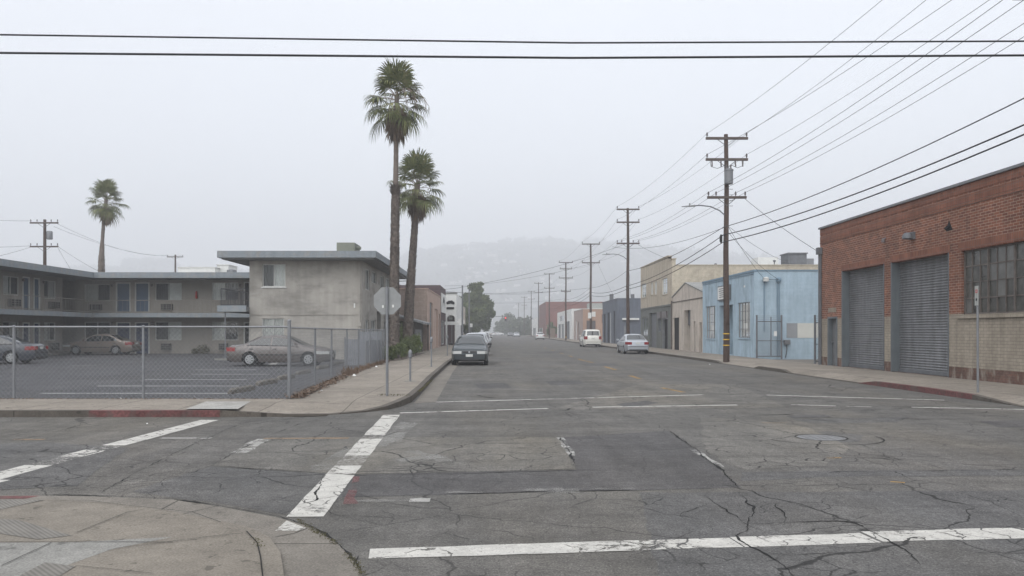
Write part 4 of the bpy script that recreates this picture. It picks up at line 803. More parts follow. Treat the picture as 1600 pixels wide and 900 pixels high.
# ---- left side ----
M['tanbrick'] = bricks('tan_brick_side', (.30,.235,.20), (.28,.22,.185), (.24,.195,.165), 'XZY', bw=.4, bh=.2, ms=.012, bump=.3)
M['salmon'] = surf('salmon_stucco', (.40,.295,.245), .88, ((.4,.08),(4,.05)), streak=.12)
M['maroon'] = surf('dark_maroon_paint', (.075,.05,.052), .85, ((.5,.1),))
def yl_(a_, b_): return (PX(a_,-5.3), PX(b_,-5.3))
sb = generic('salmon_building', 'salmon single-storey building with tan brick side wall, just past the grey shed', 'building', -5.3, 62, 77, 4.9, -16, M['salmon'], M['tanbrick'],
    [(*yl_(671.5,676),.14,4.0,'d','steel_dark'), (*yl_(679,684),.14,3.6,'d','salmon'), (*yl_(685.5,688),.14,3.3,'d','insul')], side=-1, cope='salmon')
mb_ = generic('dark_building', 'dark maroon single-storey building between the salmon building and the white one', 'building', -5.35, 77.2, 85.8, 6.1, -16, M['maroon'], M['maroon'],
    [(PX(690,-5.35),PX(694,-5.35),.3,2.7,'w','curtain')], side=-1)
a = MB(); pbox(a, PWs(-5.35), 78, 84.5, 3.5, 5.4, -.1, -.02); o = a.build('wall_sign', M['white'], mb_)
a = MB(); Pq = PWs(-5.35)
for t_ in range(8): u = 79.4+t_*.45; z = 4.9-.9*((t_-3.5)/3.5)**2*.6; a.add([Pq(u,z-.3,-.105),Pq(u+.5,z-.35,-.105),Pq(u+.5,z+.25,-.105),Pq(u,z+.2,-.105)],[(0,1,2,3)])
a.build('black_swoosh', M['black'], o)
wt = thing('white_storefront', 'white storefront with an arched dark entrance and a black logo on its wall', 'building', (-6, 88, .14))
a = MB(); Ps = PS(88); ar = [XX(698.5,88), XX(710.5,88)]; zc = ZZ(497,88); rr = (ar[1]-ar[0])/2; cxm = sum(ar)/2
arc = [(cxm+rr*math.cos(math.pi*k/12), zc+rr*.75*math.sin(math.pi*k/12)) for k in range(13)]
zt = zc+rr*.75
for (x0, z0), (x1, z1) in zip(arc, arc[1:]): a.quad(Ps(x0,z0),Ps(x1,z1),Ps(x1,5.8),Ps(x0,5.8)); a.quad(Ps(x0,z0),Ps(x1,z1),Ps(x1,z1,.7),Ps(x0,z0,.7))
a.quad(Ps(-14,0),Ps(ar[0],0),Ps(ar[0],5.8),Ps(-14,5.8)); a.quad(Ps(ar[1],0),Ps(-4.3,0),Ps(-4.3,5.8),Ps(ar[1],5.8))
for x_ in ar: a.quad(Ps(x_,0),Ps(x_,0,.7),Ps(x_,zc,.7),Ps(x_,zc))
a.quad((-4.3,88,0),(-4.3,104,0),(-4.3,104,5.8),(-4.3,88,5.8)); a.quad((-14,104,0),(-4.3,104,0),(-4.3,104,5.8),(-14,104,5.8)); a.build('wall', M['white'], wt)
a = MB(); a.quad((-14,88,5.7),(-4.3,88,5.7),(-4.3,104,5.7),(-14,104,5.7)); a.build('roof', M['rooftop'], wt)
a = MB(); a.box(ar[0]-.1,88.65,0,ar[1]+.1,88.72,zt+.05); a.build('arched_doorway', M['maroon'], wt)
a = MB(); a.box(XX(700.5,88),88.5,ZZ(499,88),XX(706.5,88),88.6,ZZ(493,88)); a.build('entrance_sign', M['palegrey'], wt)
a = MB(); a.box(-14.1,87.9,5.8,-4.2,88.3,5.92); a.build('cornice', M['shopgrey'], wt)
lg = MB()
for px_, py_, r_ in ((699.6,473.2,2.3),(702.2,472.2,2.6),(705.4,472.0,2.7),(708.2,473.4,2.3)): lg.lathe([(r_*88/F,0),(r_*88/F,.03)], (XX(px_,88),87.95,ZZ(py_,88)), axis='y', n=14)
lg.box(XX(697.8,88),87.95,ZZ(483.2,88),XX(709.5,88),87.97,ZZ(479.8,88)); o = lg.build('wall_logo', M['black'], wt)
lg = MB()
for i in range(7): lg.box(XX(698.4+i*1.6,88),87.93,ZZ(482.4,88),XX(698.8+i*1.6,88),87.945,ZZ(480.8,88)); lg.build('logo_detail', M['palegrey'], o)
tl = generic('far_tan_building', 'small tan building peeking out past the white storefront', 'building', -4.6, 106, 122, 5.2, -14, M['cream'], M['cream'], [], side=-1)
# shed with grey shingle roof
sh = thing('shed', 'low dark wooden shed with grey shingle roof and slatted gate behind the palm trees', 'shed', (-8, 55, .14))
M['darkwood'] = surf('dark_board_wall', (.075,.065,.058), .9, ((1,.1),(9,.15)), streak=.3)
M['shingle'] = surf('weathered_shingle', (.17,.175,.18), .9, ((1.5,.15),(14,.2)), stain=((.42,.42,.41),(1,1,1),2.2,.7))
a = MB(); simple_box(a, -12, 55, 0, -5.6, 61.5, 2.3, 'T'); a.build('wall', M['darkwood'], sh)
a = MB(); a.add([(-12.3,54.5,3.5),(-9.0,54.5,3.35),(-4.95,54.5,2.25),(-4.95,61.8,2.25),(-9.0,61.8,3.35),(-12.3,61.8,3.5)]+[(-12.3,54.5,3.36),(-9.0,54.5,3.21),(-4.95,54.5,2.11),(-4.95,61.8,2.11),(-9.0,61.8,3.21),(-12.3,61.8,3.36)],
    [(0,1,4,5),(1,2,3,4),(6,11,10,7),(7,10,9,8),(0,6,7,1),(1,7,8,2),(2,8,9,3),(3,9,10,4),(4,10,11,5)]); a.build('roof', M['shingle'], sh)
a = MB()
for i in range(9): a.box(-5.62+.02,55.5+i*.5,.15,-5.56,55.92+i*.5,1.75)
a.build('slatted_gate', M['steel'], sh)
a = MB(); a.tube([(-5.15,61,.14),(-5.15,61,2.15)],.06,6); a.build('post', M['rust'], sh)
# ================= FENCES, SIGNS, STREET FURNITURE =================
def chain(par, A, B, zb, zt, step=.105, r=.0032):
    mb = MB(); A, B = Vector(A), Vector(B); ln = (B-A).length; d = (B-A)/ln; H = zt-zb; nr = Vector((-d.y, d.x))
    for sg, off in ((1,.003),(-1,-.003)):
        s0 = -H if sg > 0 else 0
        n = int((ln+H)/step)+1
        for i in range(n):
            s = (s0 if sg > 0 else 0)+i*step
            a, b = (s, zb), (s+sg*H, zt)
            if sg < 0: a, b = (s, zb), (s-H, zt)
            (sa, za), (sb_, zb_) = a, b
            lo, hi = 0., 1.
            for (p, q) in ((sa, sb_),):
                dd = q-p
                t0, t1 = (0-p)/dd, (ln-p)/dd
                if t0 > t1: t0, t1 = t1, t0
                lo, hi = max(lo, t0), min(hi, t1)
            if hi-lo < .01: continue
            P0 = (lerp(sa,sb_,lo), lerp(za,zb_,lo)); P1 = (lerp(sa,sb_,hi), lerp(za,zb_,hi))
            q0_, q1_ = A+d*P0[0]+nr*off, A+d*P1[0]+nr*off
            mb.tube([(*q0_,P0[1]),(*q1_,P1[1])], r, 3, caps=False)
    return mb.build('mesh', M['wire'], par)
def fpost(par, x, y, zb, zt, r=.03):
    m_ = MB(); m_.tube([(x,y,zb),(x,y,zt)], r, 8); m_.lathe([(r*1.25,0),(r*1.1,.03),(.004,.045)], (x,y,zt), n=8); return m_.build('post', M['steel'], par, smooth=True)
f1 = thing('chain_link_fence', 'chain-link fence along the front of the parking lot facing the cross street', 'fence', (-10, 17.3, .1))
for x_ in (-19.1,-16.2,-13.3,-10.46,-7.65): fpost(f1, x_, 17.3, .02, 1.70)
fpost(f1, -4.48, 17.3, .02, 1.82, .04)
m_ = MB(); m_.tube([(-19.1,17.3,1.70),(-4.48,17.3,1.70)],.021,8); m_.build('top_rail', M['steel'], f1)
chain(f1, (-19.1,17.3), (-4.48,17.3), .06, 1.72)
f2 = thing('chain_link_fence', 'chain-link fence running up the street between the lot and the pavement', 'fence', (-5.1, 28, .1))
FP = [(-4.48,17.3),(-4.80,21.2),(-5.0,24.3),(-5.13,27.5),(-5.28,30.7),(-5.33,33.8),(-5.36,36.2),(-5.40,38.6)]
for x_, y_ in FP[1:]: fpost(f2, x_, y_, .02, 1.66, .028)
m_ = MB(); m_.tube([(x_, y_, 1.68) for x_, y_ in FP], .018, 6); m_.build('top_rail', M['steel'], f2)
for (a_, b_) in zip(FP, FP[1:]): chain(f2, a_, b_, .08, 1.71, .14, .0029)
tags_ = 0
# privacy-slatted bin enclosure behind the fence
bn = thing('bin_enclosure', 'grey slatted enclosure panels inside the side fence near the palms', 'enclosure', (-5.8, 36, .02))
M['slat'] = surf('grey_vinyl_slat', (.19,.20,.22), .7, ((4,.15),))
for k, (x0, y0, x1, y1, h_) in enumerate(((-6.9,36.5,-5.7,36.7,1.25),(-6.6,38.6,-5.5,38.8,1.6),(-5.62,34.5,-5.55,38.4,1.2))):
    m_ = MB(); n_ = int(max(x1-x0, y1-y0)/.1)
    for i in range(n_):
        if x1-x0 > y1-y0: m_.box(lerp(x0,x1,i/n_), y0, .05, lerp(x0,x1,(i+.85)/n_), y0+.03, h_)
        else: m_.box(x0, lerp(y0,y1,i/n_), .05, x0+.03, lerp(y0,y1,(i+.85)/n_), h_)
    m_.build('panel', M['slat'], bn)
    m_ = MB(); m_.tube([(x0,y0,0),(x0,y0,h_+.1)],.03,6); m_.tube([(x1,y1 if x1-x0 < y1-y0 else y0,0),(x1,y1 if x1-x0 < y1-y0 else y0,h_+.1)],.03,6); m_.build('post', M['steel'], bn)
# gates by the blue shop
def gate(label, x0, x1, y, zb, zt, sign=False, leaf=True):
    t = thing('metal_gate', label, 'gate', ((x0+x1)/2, y, .14))
    for x_ in (x0, x1): m_ = MB(); m_.tube([(x_,y,.1),(x_,y,zt+.35)],.05,8); m_.build('post', M['steel_dark'], t)
    m_ = MB()
    for z in (zb, zt): m_.tube([(x0,y,z),(x1,y,z)],.03,6)
    m_.tube([(x0,y,(zb+zt)/2-.1),(x1,y,(zb+zt)/2-.1)],.022,6); m_.tube([((x0+x1)/2+.1,y,zb),((x0+x1)/2+.1,y,zt+.25)],.03,6); m_.build('frame', M['steel_dark'], t)
    chain(t, (x0,y), (x1,y), zb, zt, .11, .005)
    m_ = MB()
    for k in range(3): m_.tube([(x0,y-.02*k,zt+.1+k*.1),(x1,y-.02*k,zt+.1+k*.1)],.007,4)
    m_.build('barbed_wire', M['wire'], t)
    if sign: m_ = MB(); m_.box(lerp(x0,x1,.68),y-.06,1.35,lerp(x0,x1,.80),y-.04,1.62); m_.build('notice', M['white'], t)
    return t
gate('grey chain-link gate with a small white notice beside the blue shop', 14.25, 15.6, 43.4, .25, 2.15, True)
gate('narrow wire gate panel against the corner of the brick garage', 14.45, 15.1, 36.0, .25, 2.0)
sheet('yard', [rect(14.45,35.3,32,44.3)], .05, M['gutter'])
sheet('yard', [rect(14.45,78.9,30,93.8)], .05, M['gutter'])
for x_, y_, ry in ():
    pass
def lathe_ngon(mb, c, r, n, t, rot=0, axis='y'):
    a = [(c[0]+r*math.cos(2*math.pi*k/n+rot), c[1], c[2]+r*math.sin(2*math.pi*k/n+rot)) for k in range(n)]
    b = [(x, y+t, z) for x, y, z in a]; mb.hull(a, b)
sx, sy = XX(605,18.1), 18.1
ss = thing('stop_sign', 'back of an octagonal grey stop sign on a steel post at the far left corner', 'road sign', (sx, sy, .14))
m_ = MB(); m_.tube([(sx,sy-.01,.1),(sx-.005,sy-.01,2.62)],.032,8); m_.build('post', M['steel'], ss, smooth=True)
M['signback'] = surf('bare_aluminium', (.235,.24,.24), .6, ((1.5,.08),(12,.06)), metal=.2)
m_ = MB(); lathe_ngon(m_, (sx,sy+.03,ZZ(470,18.1)), .335, 8, .004, R(22.5)); m_.build('sign_plate', M['signback'], ss)
m_ = MB(); lathe_ngon(m_, (sx,sy+.036,ZZ(470,18.1)), .335, 8, .002, R(22.5)); m_.build('sign_face', M['red'], ss)
def text_obj(name, txt, size, parent, loc, rot, mat, ext=.002):
    cu = bpy.data.curves.new(name, 'FONT'); cu.body = txt; cu.size = size; cu.align_x = 'CENTER'; cu.align_y = 'CENTER'; cu.extrude = ext
    tmp = bpy.data.objects.new('tmp', cu); COL.objects.link(tmp); dg = bpy.context.evaluated_depsgraph_get(); me = bpy.data.meshes.new_from_object(tmp.evaluated_get(dg))
    bpy.data.objects.remove(tmp); mt = Matrix.LocRotScale(Vector(loc), Matrix.Rotation(rot[2],3,'Z')@Matrix.Rotation(rot[0],3,'X'), None)
    me.transform(mt); me.transform(Matrix.Translation(-ORG[parent.name])); me.materials.clear(); me.materials.append(M[mat]); o = bpy.data.objects.new(name, me); COL.objects.link(o); o.parent = parent; ORG[o.name] = ORG[parent.name]; return o
text_obj('lettering', 'STOP', .21, ss, (sx, sy+.040, ZZ(470,18.1)), (R(90),0,R(180)), 'white')
for dx, dz in ((-.10,-.13),(.13,-.12)): m_ = MB(); m_.box(sx+dx-.02,sy+.022,ZZ(470,18.1)+dz-.03,sx+dx+.02,sy+.029,ZZ(470,18.1)+dz+.03); m_.build('sticker', M['white'], ss)
# parking meter posts
for i, (x_, y_, h_, lb) in enumerate(((XX(641,23.4),23.4,.96,'short parking meter post nearest the corner stop sign'),(XX(674,33),33,1.28,'parking meter post beside the shed, second from the corner'),(XX(699,48),48,1.3,'parking meter post behind the black parked sedan, third from the corner'))):
    t = thing('parking_meter', lb, 'parking meter', (x_, y_, .14), 'parking meter posts along the left kerb')
    m_ = MB(); m_.tube([(x_,y_,.1),(x_,y_,h_-.12)],.03,8); m_.build('post', M['steel'], t, smooth=True)
    m_ = MB(); m_.lathe([(.03,0),(.055,.02),(.06,.12),(.06,.17),(.045,.22),(.012,.245)], (x_,y_,h_-.14), n=12); m_.build('meter_head', M['steel'], t, smooth=True)
    m_ = MB(); m_.box(x_-.16,y_-.16,.135,x_+.16,y_+.16,.146); m_.build('base_plate', M['pale_slab'], t)
# no-parking sign, right pavement
px_, py_ = XX(1528,19.2), 19.2
t = thing('parking_sign', 'small white and red parking sign on a thin post beside the brick wall', 'road sign', (px_, py_, .14))
m_ = MB(); m_.tube([(px_,py_,.1),(px_-.01,py_,2.62)],.028,8); m_.build('post', M['steel'], t, smooth=True)
def rsgn(u0, u1, z0, z1, mat, name, d, par=t): m_ = MB(); m_.add([(px_+d*.9+u*.06, py_+u, z) for u, z in ((u0,z0),(u1,z0),(u1,z1),(u0,z1))]+[(px_+d*.9-.003+u*.06, py_+u, z) for u, z in ((u0,z0),(u1,z0),(u1,z1),(u0,z1))], [(0,1,2,3),(7,6,5,4),(0,4,5,1),(1,5,6,2),(2,6,7,3),(3,7,4,0)]); return m_.build(name, M[mat], par)
pl = rsgn(-.08,.08,2.23,2.70,'palegrey','sign_plate',-.035); rsgn(-.045,.045,2.53,2.61,'red','prohibition_mark',-.041,pl); rsgn(-.03,.03,2.34,2.40,'black','arrow_mark',-.041,pl); rsgn(-.02,.02,2.55,2.59,'palegrey','letter_panel',-.045,pl)
M['stopc'] = concrete('wheel_stop_concrete', (.125,.115,.102), 50.)
# wheel stops
for i, (x_, y_) in enumerate(((378,612),(417,600),(447,592),(474,584),(504,576),(530,569))):
    X_, Y_ = G(x_, y_, .02); r6 = random.Random(i); m_ = MB(); k = 8; prev = None
    prof = [(-.10,.0),(-.085,.10),(-.05,.135),(.05,.135),(.085,.10),(.10,.0)]; vs = []; 
    for j in range(k+1):
        y_o = -.78+1.56*j/k; e_ = .6 if j in (0,k) else 1
        for a_, b_ in prof: vs.append((X_+a_*e_+r6.uniform(-.008,.008)+y_o*.08, Y_+y_o, .02+b_*e_+(r6.uniform(-.012,.012) if b_ else 0)))
    m_.add(vs, [(j*6+q, j*6+q+1, (j+1)*6+q+1, (j+1)*6+q) for j in range(k) for q in range(5)]+[tuple(range(6)), tuple(range(k*6, k*6+6))])
    tags(m_.build('wheel_stop', M['stopc']), ['chipped concrete wheel stop nearest the fence corner post','concrete wheel stop second from the fence corner','concrete wheel stop third from the fence corner','concrete wheel stop just in front of the brown parked sedan','concrete wheel stop by the nose of the brown sedan','concrete wheel stop farthest along the side fence'][i], 'wheel stop', 'concrete wheel stops along the side fence')
X_, Y_ = G(352,563,.02); m_ = MB(); m_.box(X_-.6,Y_,.02,X_+.25,Y_+.12,.12); tags(m_.build('wheel_stop', M['pale_slab']), 'pale wheel stop under the white balcony post', 'wheel stop')
for i, (x0, x1, y_) in enumerate(((62,82,555.5),(92,108,554))): m_ = MB(); Y_ = (CH-.02)*F/(y_-CY); m_.box(XX(x0,Y_),Y_-.1,.02,XX(x1,Y_),Y_+.1,.13); tags(m_.build('wheel_stop', M['pale_slab']), ['pale wheel stop against the left wing wall, behind the dark sedan','pale wheel stop by the dark stair opening'][i], 'wheel stop')
# litter
for i, (x_, y_, s_, lb) in enumerate(((483,614,.07,'crumpled white paper at the foot of the side fence'),(502,613,.10,'flattened white wrapper on the pavement edge by the side fence'),(553,589,.20,'white plastic bag lying on the pavement by the side fence'),(588,575,.16,'pale rag on the pavement at the far end of the side fence'),(230,652,.04,'white paper scrap in the gutter below the red kerb'),(1109,566,.10,'crumpled white paper in the right gutter by the big pole'),(189,625,.04,'white scrap at the foot of the front fence, left'),(305,623,.04,'white scrap at the foot of the front fence, right'))):
    X_, Y_ = G(x_, y_, .12); r6 = random.Random(i+40); m_ = MB(); vs = []; n_ = 9; s_ *= .45
    z0 = .005 if i in (4,5) else .15
    vs = [(X_+s_*r6.uniform(.6,1)*math.cos(6.28*k/n_), Y_+s_*r6.uniform(.6,1)*math.sin(6.28*k/n_), z0+r6.uniform(0,.02)) for k in range(n_)]
    tp = [(X_+s_*.5*r6.uniform(.6,1)*math.cos(6.28*k/n_), Y_+s_*.5*r6.uniform(.6,1)*math.sin(6.28*k/n_), z0+s_*r6.uniform(.3,.9)) for k in range(n_)]
    m_.hull(vs, tp); tags(m_.build('litter', M['white']), lb, 'litter')
X_, Y_ = G(375,623,.1); m_ = MB(); m_.box(X_-1.0,Y_+.05,.06,X_-.05,Y_+.13,.09); tags(m_.build('wood_strip', M['white']), 'white painted strip of wood lying at the base of the corner fence post', 'litter')
# dry leaf and weed drift along the side fence, moss in the kerb joint
M['dead'] = leafmat('dead_leaves', (.09,.055,.035), (.16,.11,.075)); M['weed'] = leafmat('dry_green_weeds', (.045,.045,.022), (.10,.088,.045)); M['dirt'] = surf('dark_soil', (.075,.06,.048), .95, ((3,.25),(20,.3)))
sheet('dirt_strip', [[(-4.55,17.25),(-4.2,17.5),(-4.5,21),(-4.72,24.5),(-4.9,28),(-5.1,34),(-5.2,39),(-5.2,40.2),(-6.4,60),(-6.5,60),(-5.6,39),(-4.9,21)]], .148, M['dirt'])
sheet('dirt_strip', [[(-5.2,39.4),(-4.75,40.2),(-4.7,54.5),(-7.5,54.5),(-7.5,39.4)]], .152, M['dirt'])
def tuft(mb, x, y, z, h, n, rnd, spread=.06):
    for _ in range(n):
        a = rnd.uniform(0,6.28); r_ = rnd.uniform(0,spread); bx, by = x+r_*math.cos(a), y+r_*math.sin(a); hh = h*rnd.uniform(.5,1.1); dx, dy = rnd.uniform(-.6,.6)*hh, rnd.uniform(-.6,.6)*hh; w_ = (.006+.01*rnd.random()) if h > .1 else .0016+.003*rnd.random()
        mb.add([(bx-w_,by,z),(bx+w_,by,z),(bx+dx,by+dy,z+hh)],[(0,1,2)])
r7 = random.Random(9); dl, wd_ = MB(), MB()
for i in range(3800):
    t_ = r7.random()**1.1; y_ = 17.2+21.5*t_; xb = -4.35-.75*min(1,(y_-17)/14)-.2*t_; x_ = xb+r7.gauss(0,.13); s_ = r7.uniform(.012,.045); a = r7.uniform(0,6.28); z = .152+r7.uniform(0,.04)
    dl.add([(x_+s_*math.cos(a),y_+s_*math.sin(a),z),(x_+s_*math.cos(a+2),y_+s_*math.sin(a+2),z+r7.uniform(0,.03)),(x_+s_*math.cos(a+4),y_+s_*math.sin(a+4),z+r7.uniform(0,.02))],[(0,1,2)])
for y_, n_, h_ in ((26.5,60,.35),(27.1,60,.28),(29.5,50,.2),(31,50,.2),(33,60,.2),(35,60,.22),(37,60,.2),(22,30,.12),(19.5,30,.1),(18,30,.08)): tuft(dl, -4.42-.75*min(1,(y_-17)/14), y_, .15, h_, n_, r7, .3)
for i in range(900):
    x_ = r7.uniform(-18,-4.6); dl.add([(x_,17.2+r7.uniform(-.06,.08),.13),(x_+r7.uniform(.01,.04),17.2,.13),(x_+.01,17.22,.13+r7.uniform(.01,.04))],[(0,1,2)])
dlo = dl.build('dead_leaves', M['dead']); dlo['kind'] = 'stuff'; dlo['label'] = 'drift of dry brown leaves and dead weeds along the foot of the fence'
for pts, z_, n_ in (([(466,812),(490,828),(505,836),(525,850)],.012,170), ([(540,864),(556,880),(566,898)],.012,110), ([(675,594),(662,606),(655,612)],.15,200), ([(590,617),(640,618)],.15,60), ([(490,643),(570,640)],.02,0), ([(398,841),(408,856)],.045,30)):
    for i in range(n_):
        k = r7.random()*(len(pts)-1); j = int(k); p = (lerp(pts[j][0],pts[j+1][0],k-j), lerp(pts[j][1],pts[j+1][1],k-j)); x_, y_ = G(*p, z_)
        tuft(wd_, x_+r7.gauss(0,.016), y_+r7.gauss(0,.016 if z_ < .1 else .12), z_, .008 if z_ < .1 else .04, 3, r7, .012)
wo = wd_.build('weeds', M['weed']); wo['kind'] = 'stuff'; wo['label'] = 'small weeds growing in the joints of the kerb and pavement'
# ================= UTILITY POLES AND LINES =================
def crossarm(par, x, y, z, hw, near, ins):
    m_ = MB(); m_.box(x-hw,y-.16,z-.06,x+hw,y-.05,z+.06); o = m_.build('crossarm', M['wood_arm'], par)
    if near:
        m_ = MB()
        for s_ in (-1,1): m_.tube([(x+s_*hw*.45,y-.1,z-.05),(x,y-.14,z-.42)],.016,4)
        m_.build('brace', M['steel_dark'], o)
    for dx in ins:
        m_ = MB(); m_.lathe([(.02,0),(.02,.06),(.055,.07),(.03,.10),(.055,.13),(.03,.16),(.05,.19),(.02,.24)], (x+dx,y-.1,z+.06), n=8 if near else 5); m_.build('insulator', M['insul'], o)
    return o
def lamp_arm(par, x, y, z, ln=1.75):
    m_ = MB(); m_.tube([(x,y-.05,z),(x-.25,y-.05,z+.22),(x-.7,y-.05,z+.42),(x-1.2,y-.05,z+.48),(x-ln+.2,y-.05,z+.46)],.03,6); o = m_.build('lamp_arm', M['steel_dark'], par, smooth=True)
    m_ = MB(); m_.hull([(x-ln+.25,y-.13,z+.50),(x-ln+.25,y+.03,z+.50),(x-ln+.25,y+.03,z+.42),(x-ln+.25,y-.13,z+.42)], [(x-ln-.4,y-.10,z+.43),(x-ln-.4,y,z+.43),(x-ln-.4,y,z+.40),(x-ln-.4,y-.10,z+.40)]); m_.tube([(x-ln,y-.05,z+.48),(x-ln,y-.05,z+.58)],.04,6); m_.build('lamp_head', M['signback'], o)
POLES = [  # x, y, top, arms, lamp, near, label
 (11.6,40.0,11.50,((11.28,1.05),(10.22,1.05),(8.32,.98)),7.45,1,'tall wooden utility pole in front of the blue shop with grey transformer and yellow bands'),
 (11.6,69.7,12.40,((12.28,1.0),(11.15,1.0),(9.3,1.0)),7.9,1,'wooden utility pole with street lamp standing by the silver parked sedan'),
 (11.6,96.8,12.30,((12.22,1.1),(9.95,1.1)),0,0,'wooden utility pole directly behind the white parked SUV'),
 (11.6,131.,13.0,((12.95,1.15),(11.9,1.0),(10.4,1.15),(8.2,.8)),0,0,'wooden utility pole with three crossarms before the orange store'),
 (11.6,171.,14.1,((13.95,1.1),(10.9,1.1)),0,0,'hazy utility pole in front of the red brick building'),
 (11.5,212.,14.7,((14.4,1.1),(12.0,1.1)),0,0,'hazy utility pole just beyond the red brick building corner'),
 (11.5,255.,14.6,((14.4,1.1),(12.0,1.1)),0,0,'faint utility pole near the far white store'),
 (11.4,314.,15.4,((15.1,1.3),(12.0,1.1)),0,0,'faint utility pole beyond the far white store'),
 (11.4,390.,15.5,((15.1,1.3),),0,0,'very faint utility pole at the far end of the row'),]
for i, (x, y, top, arms, lamp, near, lb) in enumerate(POLES):
    t = thing('utility_pole', lb, 'utility pole', (x, y, .14), 'utility poles along the right pavement')
    m_ = MB(); k = 8; lean = -.12 if i == 0 else 0
    m_.tube([(x+lean*j/k*.0+.02*math.sin(j*1.3), y, lerp(.05,top,j/k)) for j in range(k+1)], [lerp(.165,.10,j/k) for j in range(k+1)], 12 if near else 7); m_.build('pole_shaft', M['wood'], t, smooth=True)
    for q, (z, hw) in enumerate(arms): crossarm(t, x, y, z, hw, near or i < 4, (-hw+.06,hw-.06) if q < 2 or not near else (-hw+.06,-hw*.55,hw*.45,hw-.06))
    if lamp: lamp_arm(t, x-.1, y, lamp)
    if i == 0:
        m_ = MB(); m_.lathe([(.0,0),(.20,.02),(.21,.08),(.21,.66),(.23,.68),(.23,.74),(.10,.80)], (x+.02,y-.36,8.92), n=16); m_.box(x-.1,y-.2,9.0,x+.1,y-.1,9.6); o = m_.build('transformer', M['steel'], t, smooth=True)
        m_ = MB()
        for dx in (-.1,.12): m_.lathe([(.03,0),(.05,.05),(.03,.1),(.045,.16),(.015,.24)], (x+dx,y-.36,9.68), n=8)
        m_.build('bushing', M['insul'], o)
        m_ = MB(); m_.tube([(x-.85,y-.1,10.2),(x-.8,y-.15,9.85),(x-.5,y-.2,9.75),(x-.1,y-.36,9.9)],.012,4); m_.tube([(x+.85,y-.1,10.2),(x+.8,y-.15,9.9),(x+.5,y-.2,9.78),(x+.12,y-.36,9.9)],.012,4); m_.build('jumper_wire', M['black'], t)
        for dx in (-.75,-.3,.42,.78): m_ = MB(); m_.tube([(x+dx,y-.12,10.15),(x+dx,y-.16,9.86)],.035,6); m_.build('fuse_cutout', M['insul'], t)
        for py_ in (521.5,530.5,539.5): z = ZZ(py_,40); m_ = MB(); m_.lathe([(.170,0),(.170,.045)], (x,y,z-.02), n=14); m_.build('yellow_band', M['yellow'], t)
        m_ = MB(); m_.lathe([(.02,0),(.07,.1),(.07,.35),(.02,.45)], (x-.35,y-.3,6.0), n=8); m_.tube([(x-.05,y-.1,6.45),(x-.35,y-.3,6.4)],.02,4); m_.build('splice_box', M['black'], t)
        for z in range(4): m_ = MB(); m_.tube([(x+.14,y-.05,7.9+z*.28),(x+.32,y-.05,7.9+z*.28)],.012,4); m_.build('step_bolt', M['steel'], t)
    if i in (1,3):
        for py_ in ((524,532) if i == 1 else (527,)): z = ZZ(py_,y); m_ = MB(); m_.lathe([(.168,0),(.168,.08)], (x,y,z), n=12); m_.build('yellow_band', M['yellow'], t)
    if i == 1:
        m_ = MB(); m_.box(x-.32,y-.1,1.1,x-.18,y+.1,2.1); m_.build('conduit_box', M['steel'], t)
    if i == 2: m_ = MB(); m_.box(x-.35,y-.2,3.2,x+.05,y-.16,3.9); m_.box(x+.1,y-.25,3.4,x+.55,y-.2,4.0); m_.build('sign', M['white'], t)
# nearest pole, just outside the frame: its lower arm reaches into the top right corner
t = thing('utility_pole', 'nearest utility pole at the right edge, only the tip of its crossarm in view', 'utility pole', (12.5, 17.5, .14))
m_ = MB(); m_.tube([(12.5,17.5,.05),(12.5,17.5,12)],[.17,.11],12); m_.build('pole_shaft', M['wood'], t, smooth=True)
for z, hw in ((8.92,1.17),(11.2,1.4)): crossarm(t, 12.5, 17.5, z, hw, 1, (-hw+.06,-hw*.5,hw*.5,hw-.06))
# left background poles
for i, (px_, y, ptop, arms, lb) in enumerate(((70,69,343,((348.5,1.22),(385.5,1.22)),'utility pole with a grey transformer above the motel left wing roof'),(274,118,398,((401.5,1.2),),'small distant utility pole above the motel back wing roof'))):
    x = XX(px_, y); top = ZZ(ptop, y); t = thing('utility_pole', lb, 'utility pole', (x, y, 0))
    m_ = MB(); m_.tube([(x,y,0),(x,y,top)],[.18,.12],8); m_.build('pole_shaft', M['wood'], t, smooth=True)
    for pz, hw in arms: crossarm(t, x, y, ZZ(pz, y), hw, 1, (-hw+.06,hw-.06) if i else (-hw+.06,-hw*.5,hw*.5,hw-.06))
    if i == 0: m_ = MB(); m_.lathe([(.22,0),(.24,.06),(.24,.66),(.2,.72)], (x+.42,y,ZZ(374,y)), n=12); m_.build('transformer', M['steel'], t, smooth=True)
M['cable'] = surf('black_cable', (.02,.02,.023), .6, ((3,.1),)); M['thin'] = surf('thin_line_wire', (.05,.05,.055), .6, ((3,.1),))
def span(mb, a, b, sag, r, n=14):
    a, b = Vector(a), Vector(b); pts = []
    for i in range(n+1): t_ = i/n; p = a.lerp(b, t_); p.z -= sag*4*t_*(1-t_); pts.append(p)
    mb.tube(pts, r, 4, caps=False)
def line(name, label, pts, sag, r, mat='thin', group=None, cat='cable'):
    mb = MB()
    for a, b in zip(pts, pts[1:]): span(mb, a, b, sag*(Vector(a)-Vector(b)).length/30, r)
    return tags(mb.build(name, M[mat]), label, cat, group)
def near_end(px0, py0, px1, py1, X): # where a line seen through two photo pixels reaches the nearest pole
    px = CX+X*F/17.5; return (X, 17.5, ZZ(py0+(py1-py0)*(px-px0)/(px1-px0), 17.5))
pt = lambda k, dx, z: (POLES[k][0]+dx, POLES[k][1]-.1, z+.25)
tops = [a[3] for a in POLES]
